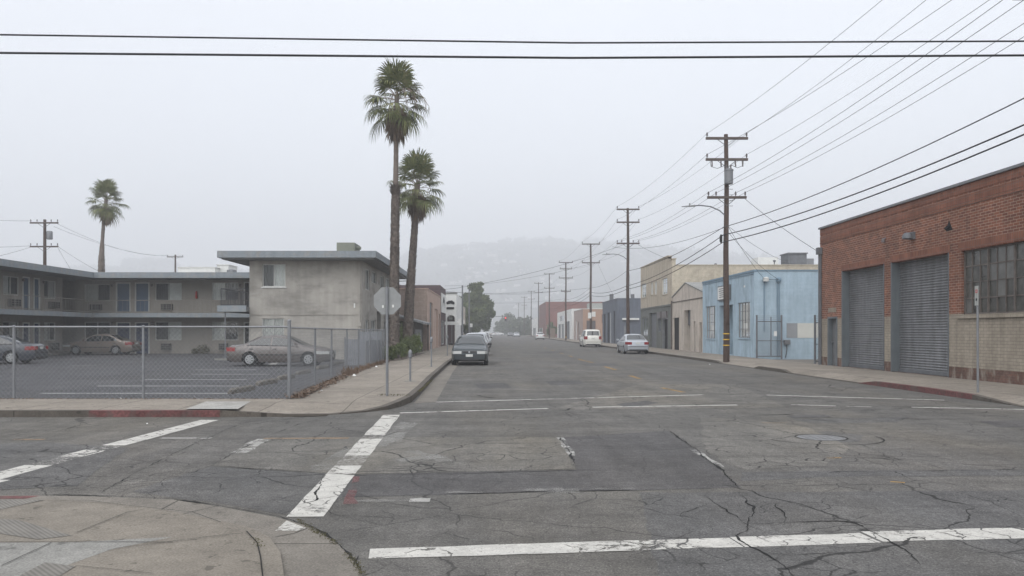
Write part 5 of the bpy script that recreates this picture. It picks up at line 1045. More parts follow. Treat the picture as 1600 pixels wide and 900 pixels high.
WL = [('highest','left tip of the top crossarms',(1098,213,1365,0,11.25),[(-1,0)]*9),
      ('second','right tip of the top crossarms',(1157,210,1430,0,12.4),[(1,0)]*9),
      ('third','left tip of the second crossarm',(1102,246,1474,0,13.1),[(-1,1)]*4),
      ('fourth','right tip of the second crossarm',(1157,247,1531,0,13.85),[(1,1)]*4),
      ('fifth','left tip of the third crossarm',(1102,306,1565,0,11.4),[(-1,2)]*2+[(-1,1)]+[(-1,2)]+[(-1,1)]*2),
      ('sixth','inner left of the third crossarm',(1118,306,1597,0,12.1),[(-.5,2)]*2),
      ('seventh','inner right of the third crossarm',(1148,306,1600,32,12.9),[(.5,2)]*2),
      ('eighth','right tip of the third crossarm',(1158,306,1600,51,13.5),[(1,2)]*2+[(1,1)]+[(1,2)]+[(1,1)]*2)]
for nm, where, ne, arms in WL:
    pts = [near_end(*ne)]
    for k, (s_, a_) in enumerate(arms):
        z, hw = POLES[k][3][min(a_, len(POLES[k][3])-1)]; pts.append(pt(k, s_*(hw-.06) if abs(s_) == 1 else s_*hw, z))
    line('power_line', nm+' thin power line, strung from the '+where, pts, .35, .009, 'thin', 'power lines along the right side of the street')
for nm, ne, z0, zs in (('upper',(1135,355,1590,155,12.3),6.84,(6.9,6.9,6.9,7.2,7.2)),('middle',(1135,366,1600,192,12.3),6.45,(5.6,6.4,6.4,6.6,6.6)),('lowest',(1135,378,1600,207,12.35),6.1,(5.3,6.0,6.0,6.2,6.2))):
    pts = [near_end(*ne), (11.45,39.95,z0)]+[(11.5,POLES[k+1][1],z) for k, z in enumerate(zs)]
    line('telephone_cable', nm+' of the three thick black cables hung on the tall poles', pts, .38, .022 if nm != 'upper' else .017, 'cable', 'thick black cables along the right poles')
# cables across the cross street
for nm, pz0, pz1, r_, zy in (('upper',55,65,.019,17.6),('lower',84,89,.024,17.4)):
    mb = MB(); pts = []
    for i in range(41):
        px_ = -300+(1690+300)*i/40
        py_ = (lerp(50,67,(px_+300)/1200) if px_ < 900 else lerp(67,64,(px_-900)/790)) if nm == 'upper' else (lerp(80,90.5,(px_+300)/1200) if px_ < 900 else lerp(90.5,86,(px_-900)/790))
        pts.append((XX(px_,zy), zy, ZZ(py_,zy)))
    mb.tube(pts, r_, 6, caps=False); tags(mb.build('street_cable', M['cable']), nm+' of the two black cables crossing the whole sky at the top', 'cable', 'two black cables across the top of the view')
# service drops
x0, y0 = 11.55, 39.9
for lb, a_, b_, sg in (('thin cable from the big pole down to the brick garage downpipe', (x0+.9,y0,8.3), (14.3,35.3,5.15), .1),
    ('service wire from the big pole to the left conduit on the blue shop', (x0+.1,y0,6.9), (XX(1193,44.3),44.1,ZZ(437,44.3)), .15), ('service wire from the big pole to the right conduit on the blue shop', (x0+.1,y0,6.6), (XX(1214,44.3),44.1,ZZ(437,44.3)), .2),
    ('service wire slung between the two conduits on the blue shop wall', (XX(1193,44.3),44.1,ZZ(436,44.3)), (XX(1214,44.3),44.1,ZZ(437,44.3)), .15),
    ('service wire from the big pole running back over the beige roof', (x0+.1,y0,6.9), (XX(1262,74),74,ZZ(413,74)), .6), ('lamp bracket wire on the big pole, left of the shaft', (x0-.1,y0,6.8), (10.2,69.5,9.0), .5),
    ('service wire from the second pole to the beige building parapet', (12.5,69.7,9.2), (14.6,66.5,7.6), .1), ('service wire from the second pole down to the warehouse roof', (11.7,69.7,7.0), (16,94,5.6), .3),
    ('thin wire from the third pole down to the warehouse', (12.5,96.8,9.8), (15,99,5.6), .2),
    ('long drop wire crossing the street from the second pole to the left lamp post', (11.5,69.6,9.3), (XX(735,66),66,ZZ(446,66)), .35),
    ('slack wire running left from the left lamp post over the dark building', (XX(735,66),66,ZZ(446,66)), (XX(600,60),60,ZZ(438,60)), .5),
    ('wire crossing the street at the white storefront', (11.5,96.8,6.9), (-6,92,6.2), .4), ('upper wire crossing the street beyond the third pole', (11.5,131,8.4), (-9,128,8.2), .7), ('lower wire crossing the street beyond the third pole', (11.5,131,7.0), (-9,129,6.9), .7),
    ('faint wire crossing the street by the big green tree', (11.5,171,10.9), (-12,170,10.4), .9), ('wire crossing to the left side above the white storefront', (11.5,96.8,9.8), (-7,110,7.9), .6),
    ('guy wire from the left wing pole toward the palm', (XX(92,69),69,ZZ(386,69)), (XX(190,64),64,5.6), .2), ('upper wire from the left wing pole to the distant small pole', (XX(86,69),69,ZZ(348,69)), (XX(264,118),118,ZZ(399,118)), .9), ('lower wire from the left wing pole to the distant small pole', (XX(84,69),69,ZZ(354,69)), (XX(284,118),118,ZZ(399,118)), .9),
    ('steep wire from the left wing pole to the motel roof', (XX(90,69),69,ZZ(386,69)), (XX(122,62),62,5.6), .1), ('wire leaving the left wing pole to the left, upper', (XX(50,69),69,ZZ(345,69)), (XX(-120,60),60,ZZ(325,60)), .3),
    ('wire leaving the left wing pole to the left, lower', (XX(48,69),69,ZZ(384,69)), (XX(-120,60),60,ZZ(380,60)), .2), ('wire sloping from the left wing pole down to the left wing roof', (XX(48,69),69,ZZ(386,69)), (XX(-60,50),50,ZZ(412,50)), .1)):
    line('service_wire', lb, [a_, b_], sg*30/max(5,(Vector(a_)-Vector(b_)).length), .011, 'cable')
# slender lamp posts on the left
for i, (px_, y, pt_, lb) in enumerate(((722.5,62,448,'slender grey lamp post nearer the white storefront'),(733,78,452,'slender grey lamp post in front of the big green tree'),(653,66,437,'thin grey pole behind the left palm trunks'))):
    x = XX(px_, y) if i < 2 else -8; t = thing('lamp_post', lb, 'lamp post', (x, y, .14))
    if i == 2: m_ = MB(); y = 62.2; x = XX(615,y)-.0; m_.tube([(x,y+2,4.8),(x,y+2,ZZ(437,y)),(x+1.0,y+2,ZZ(436,y))],.05,6); m_.build('post', M['steel'], t); ORG[t.name] = Vector((-8,66,.14)); continue
    m_ = MB(); m_.tube([(x,y,.1),(x,y,ZZ(pt_,y))],[.09,.05],8); m_.build('post', M['steel'], t, smooth=True)
    m_ = MB(); m_.lathe([(.14,0),(.14,.12),(.09,.3)], (x,y,.12), n=8); m_.build('base', M['steel'], t); m_ = MB(); m_.lathe([(.06,0),(.07,.05),(.01,.1)], (x,y,ZZ(pt_,y)), n=8); m_.build('cap', M['steel_dark'], t)
# small signs by the storefront
for i, (px_, y, z0, w_, h_, lb) in enumerate(((720.5,70,2.2,.5,.5,'round white sign on a thin post behind the parked cars'),(706,84,2.3,1.6,.35,'pale street banner frame before the white storefront'),(736,110,2.2,.4,.5,'small pale sign on a post under the big tree'))):
    x = XX(px_, y); t = thing('street_sign', lb, 'road sign', (x, y, .14)); m_ = MB(); m_.tube([(x,y,.1),(x,y,z0+h_)],.035,6); m_.build('post', M['steel'], t); m_ = MB()
    if i == 0: m_.lathe([(.3,0),(.3,.03)], (x,y-.06,z0+.25), axis='y', n=16)
    else: m_.box(x-w_/2,y-.08,z0,x+w_/2,y-.05,z0+h_)
    m_.build('sign_plate', M['white'], t)
# far traffic signal with its red lamp lit
x, y = XX(790,250), 250; t = thing('traffic_signal', 'distant traffic signal showing red in the haze', 'traffic signal', (x, y, 0))
m_ = MB(); m_.tube([(-2.9,y,0),(-2.9,y,6.2),(x,y,6.4)],.1,6); m_.build('mast_arm', M['steel_dark'], t); m_ = MB(); m_.box(x-.3,y-.15,4.9,x+.3,y+.15,6.2); m_.build('signal_head', M['black'], t)
m, N, L, B = mat_base('red_signal_lamp'); B.inputs['Base Color'].default_value = (.6,.02,.02,1); B.inputs['Emission Color'].default_value = (1,.06,.05,1); B.inputs['Emission Strength'].default_value = 1.0
m_ = MB(); m_.lathe([(.24,0),(.18,-.06),(.02,-.08)], (x,y-.16,5.85), axis='y', n=14); m_.build('red_lamp', m, t)
# ================= PALMS, TREES, SHRUBS =================
M['frond'] = leafmat('palm_frond', (.075,.092,.035), (.145,.155,.06), (.20,.18,.085)); M['frond_dead'] = leafmat('dead_palm_frond', (.10,.072,.052), (.185,.14,.105))
M['palmbark'] = surf('palm_trunk_bark', (.135,.11,.095), .95, ((3,.2),(18,.25)), bump=(25,.8)); M['boots'] = leafmat('palm_boots', (.07,.055,.048), (.17,.145,.125))
def fan(mb, base, d, rnd, pet, seg, nseg, droop, wid=.035, stem=None):
    d = Vector(d).normalized(); up = Vector((0,0,1)); s_ = d.cross(up); 
    if s_.length < .05: s_ = Vector((1,0,0))
    s_.normalize(); nrm = s_.cross(d).normalized(); wid = seg*(.058 if nseg < 12 else .037)
    mid = base+d*pet*.55+Vector((0,0,.02)); c = base+d*pet-Vector((0,0,pet*.12*(1-abs(d.z))))
    (stem or mb).tube([base, mid, c], [.022,.016,.012], 3, caps=False)
    d2 = (c-mid).normalized()
    for k in range(nseg):
        th = lerp(-R(118), R(118), k/(nseg-1))+rnd.uniform(-.05,.05); dr = (d2*math.cos(th)+s_*math.sin(th)); ln = seg*(.72+.28*math.cos(th*.6))*rnd.uniform(.85,1.1)
        lift = nrm*(.12*ln*math.cos(th)); p1 = c+dr*ln*.55+lift-Vector((0,0,droop*ln*.06)); p2 = c+dr*ln*.82+lift*.8-Vector((0,0,droop*ln*.20)); p3 = c+dr*ln*.97+lift*.5-Vector((0,0,droop*ln*(.42+rnd.random()*.25)))
        wv_ = dr.cross(nrm).normalized()*wid; mb.add([c, p1-wv_, p1+wv_, p2-wv_*.7, p2+wv_*.7, p3], [(0,1,2),(1,3,4,2),(3,5,4)])
def palm(lb, trunk, rads, crown_r, seed, nl=46, skirt=(1.6,60), boots=None, stretch_=1.0, bunch=True, collar=None):
    rnd = random.Random(seed); bx = trunk[0]; t = thing('palm_tree', lb, 'palm tree', bx, 'fan palms')
    pts = []; rr = []
    for i in range(len(trunk)-1):
        a, b = Vector(trunk[i]), Vector(trunk[i+1]); n_ = max(2, int((b-a).length/.12))
        for k in range(n_): pts.append(a.lerp(b,k/n_)); rr.append(lerp(rads[i],rads[i+1],k/n_)*(1+rnd.uniform(-.05,.05)))
    pts.append(Vector(trunk[-1])); rr.append(rads[-1])
    m_ = MB(); m_.tube(pts, rr, 12); tr = m_.build('trunk', M['palmbark'], t, smooth=True, ang=60)
    if boots:
        z0, z1, n_, out = boots; m_ = MB()
        for i in range(n_):
            z = lerp(z0,z1,rnd.random()); j = min(range(len(pts)), key=lambda q: abs(pts[q].z-z)); a = rnd.uniform(0,6.283); c = pts[j]; r_ = rr[j]
            o_ = Vector((math.cos(a),math.sin(a),0)); tn = Vector((-o_.y,o_.x,0)); hb = rnd.uniform(.6,1)*out; w_ = .045
            b0 = Vector((c.x,c.y,z))+o_*r_*.97
            m_.add([b0-tn*w_, b0+tn*w_, b0+o_*hb+tn*w_*.7+Vector((0,0,.10)), b0+o_*hb-tn*w_*.7+Vector((0,0,.10)), b0+tn*w_*.2+Vector((0,0,.13))], [(0,1,2,3),(3,2,4)])
        m_.build('leaf_bases', M['boots'], tr)
    top = Vector(trunk[-1]); cr_, st_ = MB(), MB(); pet = crown_r*.56; seg = crown_r*.50
    for i in range(nl):
        f = (i+.5)/nl; el = R(88)-R(136)*f**1.0; az = i*2.39996+rnd.uniform(-.25,.25); d = Vector((math.cos(el)*math.cos(az), math.cos(el)*math.sin(az), math.sin(el)*stretch_))
        sc = (1.12 if el > .9 else 1.0)*rnd.uniform(.88,1.08)
        fan(cr_, top-Vector((0,0,.45*f)), d, rnd, pet*sc*rnd.uniform(.8,1.12), seg*sc, 26, .10+.9*f+rnd.uniform(-.1,.3)*f, .030, st_)
    cr_.build('crown', M['frond'], t); st_.build('leaf_stalks', M['frond_dead'], t)
    if skirt[1]:
        sk = MB()
        for i in range(skirt[1]):
            f = rnd.random(); el = R(-58)-R(26)*f; az = rnd.uniform(0,6.28); d = Vector((math.cos(el)*math.cos(az)*.8, math.cos(el)*math.sin(az)*.8, math.sin(el)))
            fan(sk, top-Vector((0,0,.3+f*skirt[0]*.45)), d, rnd, skirt[0]*.30, skirt[0]*.40, 9, 1.0, .035)
        sk.build('dead_frond_skirt', M['frond_dead'], t)
    if bunch:
        bu = MB()
        for i in range(9):
            az = rnd.uniform(0,6.28); p = top.copy(); pts_ = []
            o_ = Vector((math.cos(az),math.sin(az),0)); L_ = crown_r*rnd.uniform(.8,1.08)
            for k in range(8): q = k/7; pts_.append(top+o_*L_*q+Vector((0,0,.35*math.sin(q*2.2)-1.0*q*q*q)))
            bu.tube(pts_, .014, 3, caps=False)
            for k in range(3,8):
                for _ in range(5): e_ = pts_[k]+Vector((rnd.uniform(-.08,.08),rnd.uniform(-.08,.08),0)); bu.tube([pts_[k], e_-Vector((0,0,rnd.uniform(.2,.5)))], .006, 3, caps=False)
        bu.build('flower_stalks', M['frond_dead'], t)
    if collar:
        zc_, n_ = collar; m_ = MB()
        for i in range(n_):
            a = rnd.uniform(0,6.28); c = min(pts, key=lambda q: abs(q.z-zc_)); o_ = Vector((math.cos(a),math.sin(a),0)); tn = Vector((-o_.y,o_.x,0)); zz = zc_-rnd.uniform(0,.5); b0 = Vector((c.x,c.y,zz))+o_*.2
            m_.add([b0-tn*.05,b0+tn*.05,b0+o_*rnd.uniform(.14,.26)+Vector((0,0,rnd.uniform(.1,.22)))],[(0,1,2)])
        m_.build('collar_of_leaf_bases', M['boots'], tr)
    return t
yA = 43; xa = lambda p: XX(p, yA)
palm('tallest fan palm, behind the stop sign, thin upper trunk, shaggy brown skirt', [(xa(616),yA,.1),(xa(616.5),yA,5.0),(xa(618),yA,9.3),(xa(618.3),yA,9.42),(xa(619),yA,11.8),(xa(620),yA,14.35)], [.28,.235,.20,.145,.125,.13], 1.95, 1, nl=32, skirt=(1.9,95), boots=(.4,9.3,2800,.05), stretch_=1.15, collar=(9.45,140))
yB = 50; xb_ = lambda p: XX(p, yB)
palm('shorter leaning fan palm with a full crown, right of the tallest palm', [(xb_(636),yB,.1),(xb_(640),yB,3.6),(xb_(646),yB,7.0),(xb_(650),yB,9.3),(xb_(652),yB,10.9)], [.33,.27,.20,.17,.19], 2.0, 2, nl=34, skirt=(1.75,120), boots=(.3,9.2,2500,.055), stretch_=1.05, bunch=False)
yC = 78; xc_ = lambda p: XX(p, yC)
palm('distant fan palm standing alone behind the motel roof on the left', [(xc_(159),yC,0),(xc_(158.5),yC,ZZ(412,yC)),(xc_(158.5),yC,ZZ(404,yC)),(xc_(160),yC,ZZ(375,yC)),(xc_(163),yC,ZZ(335,yC)),(xc_(166),yC,ZZ(312,yC))], [.34,.30,.28,.17,.15,.16], 2.0, 3, nl=34, skirt=(1.9,40), stretch_=1.15, bunch=False, boots=(3,7.9,300,.1), collar=(ZZ(404,yC),60))
def leaves(mb, c, r, n, rnd, size, flat=1., gap=.0):
    k = 0; tries = 0
    while k < n and tries < n*6:
        tries += 1
        v = Vector((rnd.gauss(0,1),rnd.gauss(0,1),rnd.gauss(0,1))).normalized(); rad = rnd.random()**.35
        p = Vector(c)+Vector((v.x*r[0],v.y*r[1],v.z*r[2]))*rad
        if noise.noise(p*(2.2/max(r))) < gap-.25: continue
        s_ = size*rnd.uniform(.6,1.3); a = Vector((rnd.gauss(0,1),rnd.gauss(0,1),rnd.gauss(0,.6)+v.z)).normalized(); b = a.cross(Vector((rnd.gauss(0,1),rnd.gauss(0,1),rnd.gauss(0,1)))).normalized(); q = a.cross(b)
        mb.add([p-b*s_*.5, p+q*s_*.28, p+b*s_*.5, p-q*s_*.28], [(0,1,2,3)]); k += 1
def tree(lb, x, y, z0, blobs, n, size, mat, trunk=(.3,3), name='tree', cat='tree', group=None, seed=1, gap=.12, sub=7):
    rnd = random.Random(seed); t = thing(name, lb, cat, (x, y, z0), group); mb = MB(); tot = sum(b[3]**2 for b in blobs)
    for bx, by, bz, br in blobs:
        for k in range(sub):
            v = Vector((rnd.gauss(0,1),rnd.gauss(0,1),rnd.gauss(0,.8))).normalized(); c = Vector((bx,by,bz))+v*br*.55; rr = br*rnd.uniform(.42,.62)
            leaves(mb, c, (rr,rr,rr*.85), int(n*br**2/tot/sub), rnd, size, gap=gap)
    mb.build('crown' if trunk else 'foliage', mat, t)
    if trunk:
        m_ = MB(); m_.tube([(x,y,z0),(x+.05,y,z0+trunk[1]*.5),(x,y,z0+trunk[1])], [trunk[0],trunk[0]*.8,trunk[0]*.6], 8)
        for bx, by, bz, br in blobs: m_.tube([(x,y,z0+trunk[1]*.8),((x+bx)/2,(y+by)/2,(z0+trunk[1]+bz)/2),(bx,by,bz)], [trunk[0]*.5,trunk[0]*.3,.04], 5)
        m_.build('trunk', M['palmbark'], t)
    return t
M['leaf_dark'] = leafmat('dark_tree_foliage', (.040,.052,.026), (.085,.10,.045)); M['leaf_mid'] = leafmat('green_tree_foliage', (.050,.070,.030), (.115,.135,.052)); M['shrub'] = leafmat('clipped_shrub_foliage', (.05,.07,.028), (.115,.14,.052), (.15,.16,.06)); M['shrub_bright'] = leafmat('bright_shrub_foliage', (.08,.11,.035), (.165,.20,.065))
def pb(px_, py_, rp, Y, dy=0): return (XX(px_,Y), Y+dy, ZZ(py_,Y), rp*Y/F)
Y = 165
tree('big dark green tree leaning over the left pavement, tallest on the street', XX(733,Y), Y, 0, [pb(742,451,14,Y),pb(752,468,13,Y),pb(738,464,16,Y),pb(757,478,14,Y),pb(729,470,14,Y),pb(724,484,15,Y),pb(722,500,14,Y),pb(745,470,16,Y,1),pb(733,478,18,Y),pb(728,497,19,Y,-1),pb(747,492,20,Y,-1),pb(763,490,12,Y),pb(755,505,14,Y,1),pb(738,508,15,Y),pb(718,505,14,Y)], 34000, .5, M['leaf_mid'], (.45,4), seed=3, gap=.05)
Y = 112
tree('dark low tree behind the lamp posts on the left pavement', XX(716,Y), Y, 0, [pb(716,508,11,Y),pb(708,516,10,Y),pb(727,514,9,Y)], 4500, .3, M['leaf_dark'], (.2,1.6), seed=4)
for i, (px_, py_, rp, Y, lb) in enumerate(((784,508,13,400,'hazy far tree at the left end of the right tree row'),(796,504,15,380,'hazy far tree second in the right tree row'),(809,508,14,350,'hazy far tree in the middle of the right tree row'),(822,506,15,330,'hazy dark tree beside the far white store'),(832,512,11,325,'low hazy tree closest to the far white store'))):
    tree(lb, XX(px_,Y), Y, 0, [pb(px_,py_,rp,Y),pb(px_-5,py_+8,rp*.8,Y,-2),pb(px_+5,py_+8,rp*.8,Y,2)], 2600, 1.0, M['leaf_dark'], (.5,3), seed=20+i, group='hazy trees at the far end of the street')
Y = 205
tree('green bush in front of the red brick building, beyond the white store', XX(863,Y), Y, 0, [pb(863,510,8,Y),pb(857,516,7,Y),pb(869,517,7,Y),pb(862,520,8,Y)], 2600, .5, M['leaf_mid'], None, 'bush', 'bush', seed=31)
a = MB(); a.box(14.0,188,.02,14.15,222,2.4); tags(a.build('board_fence', surf('brown_board_fence',(.17,.12,.085),.9,((1,.15),))), 'brown board fence along the pavement below the green bush', 'fence')
for i, (px_, Y, r_, h_, mt, lb) in enumerate(((613,40.3,.30,.80,'shrub','small rounded shrub nearest the stop sign, at the foot of the tallest palm'),(627,42.5,.36,.98,'shrub','rounded clipped shrub between the two palm trunks'),(637,46,.52,1.30,'shrub','larger rounded shrub at the foot of the leaning palm'),(650,48.5,.42,1.45,'shrub_bright','bright green bushy shrub beside the grey shed'),(625,52,.5,2.1,'shrub_bright','tall green shrub behind the tall palm trunk'),(602,42,.30,.7,'shrub','low shrub hidden behind the stop sign post'))):
    rnd = random.Random(50+i); x = XX(px_,Y); t = thing('shrub', lb, 'shrub', (x,Y,.14), 'shrubs around the palm trunks'); mb = MB()
    for k in range(10):
        v = Vector((rnd.gauss(0,1),rnd.gauss(0,1),rnd.gauss(0,.8))).normalized(); leaves(mb, (x+v.x*r_*.45,Y+v.y*r_*.45,.14+h_*.5+v.z*h_*.24), (r_*.6,r_*.6,h_*.3), 300, rnd, .075, gap=0)
    mb.build('foliage', M[mt], t); m_ = MB(); m_.tube([(x,Y,.1),(x,Y,.14+h_*.6)],.05,5); m_.build('stem', M['palmbark'], t)
for i, (px_, Y, r_, h_, lb) in enumerate(((318,56.4,.30,.75,'green weed clump growing at the motel wall below the window'),(305,56.6,.18,.4,'small weed clump left of the larger one at the motel wall'))):
    rnd = random.Random(70+i); x = XX(px_,Y); mb = MB(); leaves(mb, (x,Y,.02+h_*.45), (r_*1.6,r_,h_*.5), 300, rnd, .12, gap=-.2); tags(mb.build('weed_clump', M['weed']), lb, 'plant')
# hillside woods and houses in the fog
r8 = random.Random(5); hw_ = MB()
for i in range(15000):
    x_ = HS*r8.uniform(-850,600); y_ = HS*r8.uniform(470,930); z = hillz(x_, y_)
    if noise.noise((x_*.009, y_*.009, 1)) < -.12+.1*r8.random(): continue
    s_ = r8.uniform(4.5,9)*1.2
    for _ in range(3):
        p = Vector((x_+r8.gauss(0,s_*.4), y_+r8.gauss(0,s_*.4), z+abs(r8.gauss(0,s_*.5))+s_*.2)); a = Vector((r8.gauss(0,1),r8.gauss(0,1),r8.gauss(0,1))).normalized(); b = a.cross(Vector((r8.gauss(0,1),r8.gauss(0,1),r8.gauss(0,1)))).normalized()
        hw_.add([p-a*s_*.5,p+b*s_*.45,p+a*s_*.5,p-b*s_*.45],[(0,1,2,3)])
for i in range(240):                                            # taller crowns that break the ridge line
    px_ = r8.choice([r8.uniform(195,235),r8.uniform(225,275),r8.uniform(635,720),r8.uniform(700,900),r8.uniform(0,130),r8.uniform(560,960)]); y_ = HS*r8.uniform(860,905); x_ = XX(px_,y_); z = hillz(x_,y_); h_ = r8.uniform(9,27)
    for k in range(110):
        v = Vector((r8.gauss(0,1),r8.gauss(0,1),r8.gauss(0,1))).normalized()*r8.random()**.4; p = Vector((x_+v.x*h_*.6, y_+v.y*h_*.6, z+h_*.5+v.z*h_*.5)); a = Vector((r8.gauss(0,1),r8.gauss(0,1),r8.gauss(0,1))).normalized(); b = a.cross(Vector((0.1,.9,.3))).normalized(); s_ = r8.uniform(2.2,4.4)
        hw_.add([p-a*s_*.5,p+b*s_*.45,p+a*s_*.5,p-b*s_*.45],[(0,1,2,3)])
o = hw_.build('hillside_wood', M['leaf_dark']); o['kind'] = 'stuff'; o['label'] = 'fog-dimmed woods covering the far hillside'
M['housewall'] = surf('far_house_wall', (.50,.48,.45), .9, ((.02,.25),)); M['houseroof'] = surf('far_house_roof', (.12,.105,.10), .9, ((.03,.3),))
hm_ = [MB() for _ in range(4)]
def house(x_, y_, w_, d_, h_):
    z = hillz(x_, y_)-2; t = thing('hillside_house', 'pale house on the foggy hillside at the end of the street', 'house', (x_, y_, z), 'houses on the foggy hillside')
    m_ = MB(); simple_box(m_, x_-w_/2,y_-d_/2,z,x_+w_/2,y_+d_/2,z+h_+2,'T'); m_.build('wall', M['housewall'], t)
    m_ = MB(); zt_ = z+h_+2; m_.add([(x_-w_/2-.6,y_-d_/2-.6,zt_),(x_+w_/2+.6,y_-d_/2-.6,zt_),(x_+w_/2+.6,y_+d_/2+.6,zt_),(x_-w_/2-.6,y_+d_/2+.6,zt_),(x_-w_/2,y_,zt_+2.2),(x_+w_/2,y_,zt_+2.2)],[(0,1,5,4),(2,3,4,5),(0,4,3),(1,2,5)]); m_.build('roof', M['houseroof'], t)
for i in range(75):
    px_ = r8.choice([r8.gauss(800,55), r8.gauss(830,80), r8.uniform(690,1080)]); y_ = HS*r8.choice([r8.uniform(480,640), r8.uniform(560,800), r8.uniform(480,860)]); house(XX(px_,y_), y_, r8.uniform(9,20), r8.uniform(7,10), r8.uniform(3,6))
# ================= VEHICLES =================
M['tyre'] = surf('tyre_rubber', (.012,.012,.013), .8, ((6,.1),), obj=True); M['rim'] = surf('silver_wheel_rim', (.36,.37,.38), .35, ((6,.08),), metal=.7, obj=True)
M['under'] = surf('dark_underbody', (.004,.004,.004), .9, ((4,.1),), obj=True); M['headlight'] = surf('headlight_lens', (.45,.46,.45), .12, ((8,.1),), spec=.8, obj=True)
M['tail'] = surf('tail_light_lens', (.22,.015,.018), .15, ((8,.15),), spec=.8, obj=True); M['plate'] = surf('number_plate', (.50,.50,.48), .5, ((9,.1),), obj=True); M['trimblack'] = surf('black_plastic_trim', (.03,.03,.032), .55, ((6,.1),), obj=True)
def carpaint(name, col, met=.35, coat=.45): return surf(name, col, .32, ((1.5,.04),), metal=met, spec=.5, obj=True, coat=coat)
SEDAN = dict(L=4.65, W=1.74, wb=2.66, fo=.92, top=[(-2.325,.60),(-2.28,.86),(-2.15,.95),(-1.72,.985),(-1.6,1.0),(-.95,1.30),(-.70,1.375),(-.2,1.41),(.15,1.39),(.42,1.33),(1.15,.97),(1.3,.93),(1.9,.85),(2.18,.775),(2.28,.71),(2.325,.58)], belt=[(-2.3,.86),(-1.2,.94),(1.0,.89),(2.3,.72)], side=[(-1.32,-.32),(-.26,.72)], glassr=(-1.55,-.86), glassf=(1.12,.38), hw=.26)
SUV = dict(L=4.9, W=1.86, wb=2.75, fo=.88, top=[(-2.45,.62),(-2.43,1.0),(-2.36,1.15),(-2.18,1.68),(-2.05,1.76),(-1.0,1.80),(.1,1.77),(.35,1.70),(.98,1.17),(1.1,1.12),(2.0,1.04),(2.3,.92),(2.43,.72),(2.45,.58)], belt=[(-2.4,1.10),(1.0,1.08),(2.4,.86)], side=[(-2.05,-1.05),(-.95,-.08),(0.0,.72)], glassr=(-2.35,-2.20), glassf=(.95,.38), hw=.20, r=.37)
WAGON = dict(SEDAN, top=[(-2.3,.60),(-2.28,.95),(-2.2,1.05),(-1.75,1.42),(-1.4,1.48),(-.2,1.50),(.2,1.46),(.45,1.40),(1.1,1.02),(1.25,.97),(1.9,.88),(2.18,.76),(2.30,.62),(2.325,.5)], side=[(-1.9,-1.15),(-1.1,-.32),(-.26,.72)], glassr=(-2.18,-1.80))
def interp(T, x):
    if x <= T[0][0]: return T[0][1]
    for (a, ya), (b, yb) in zip(T, T[1:]):
        if x <= b: return lerp(ya, yb, (x-a)/(b-a))
    return T[-1][1]
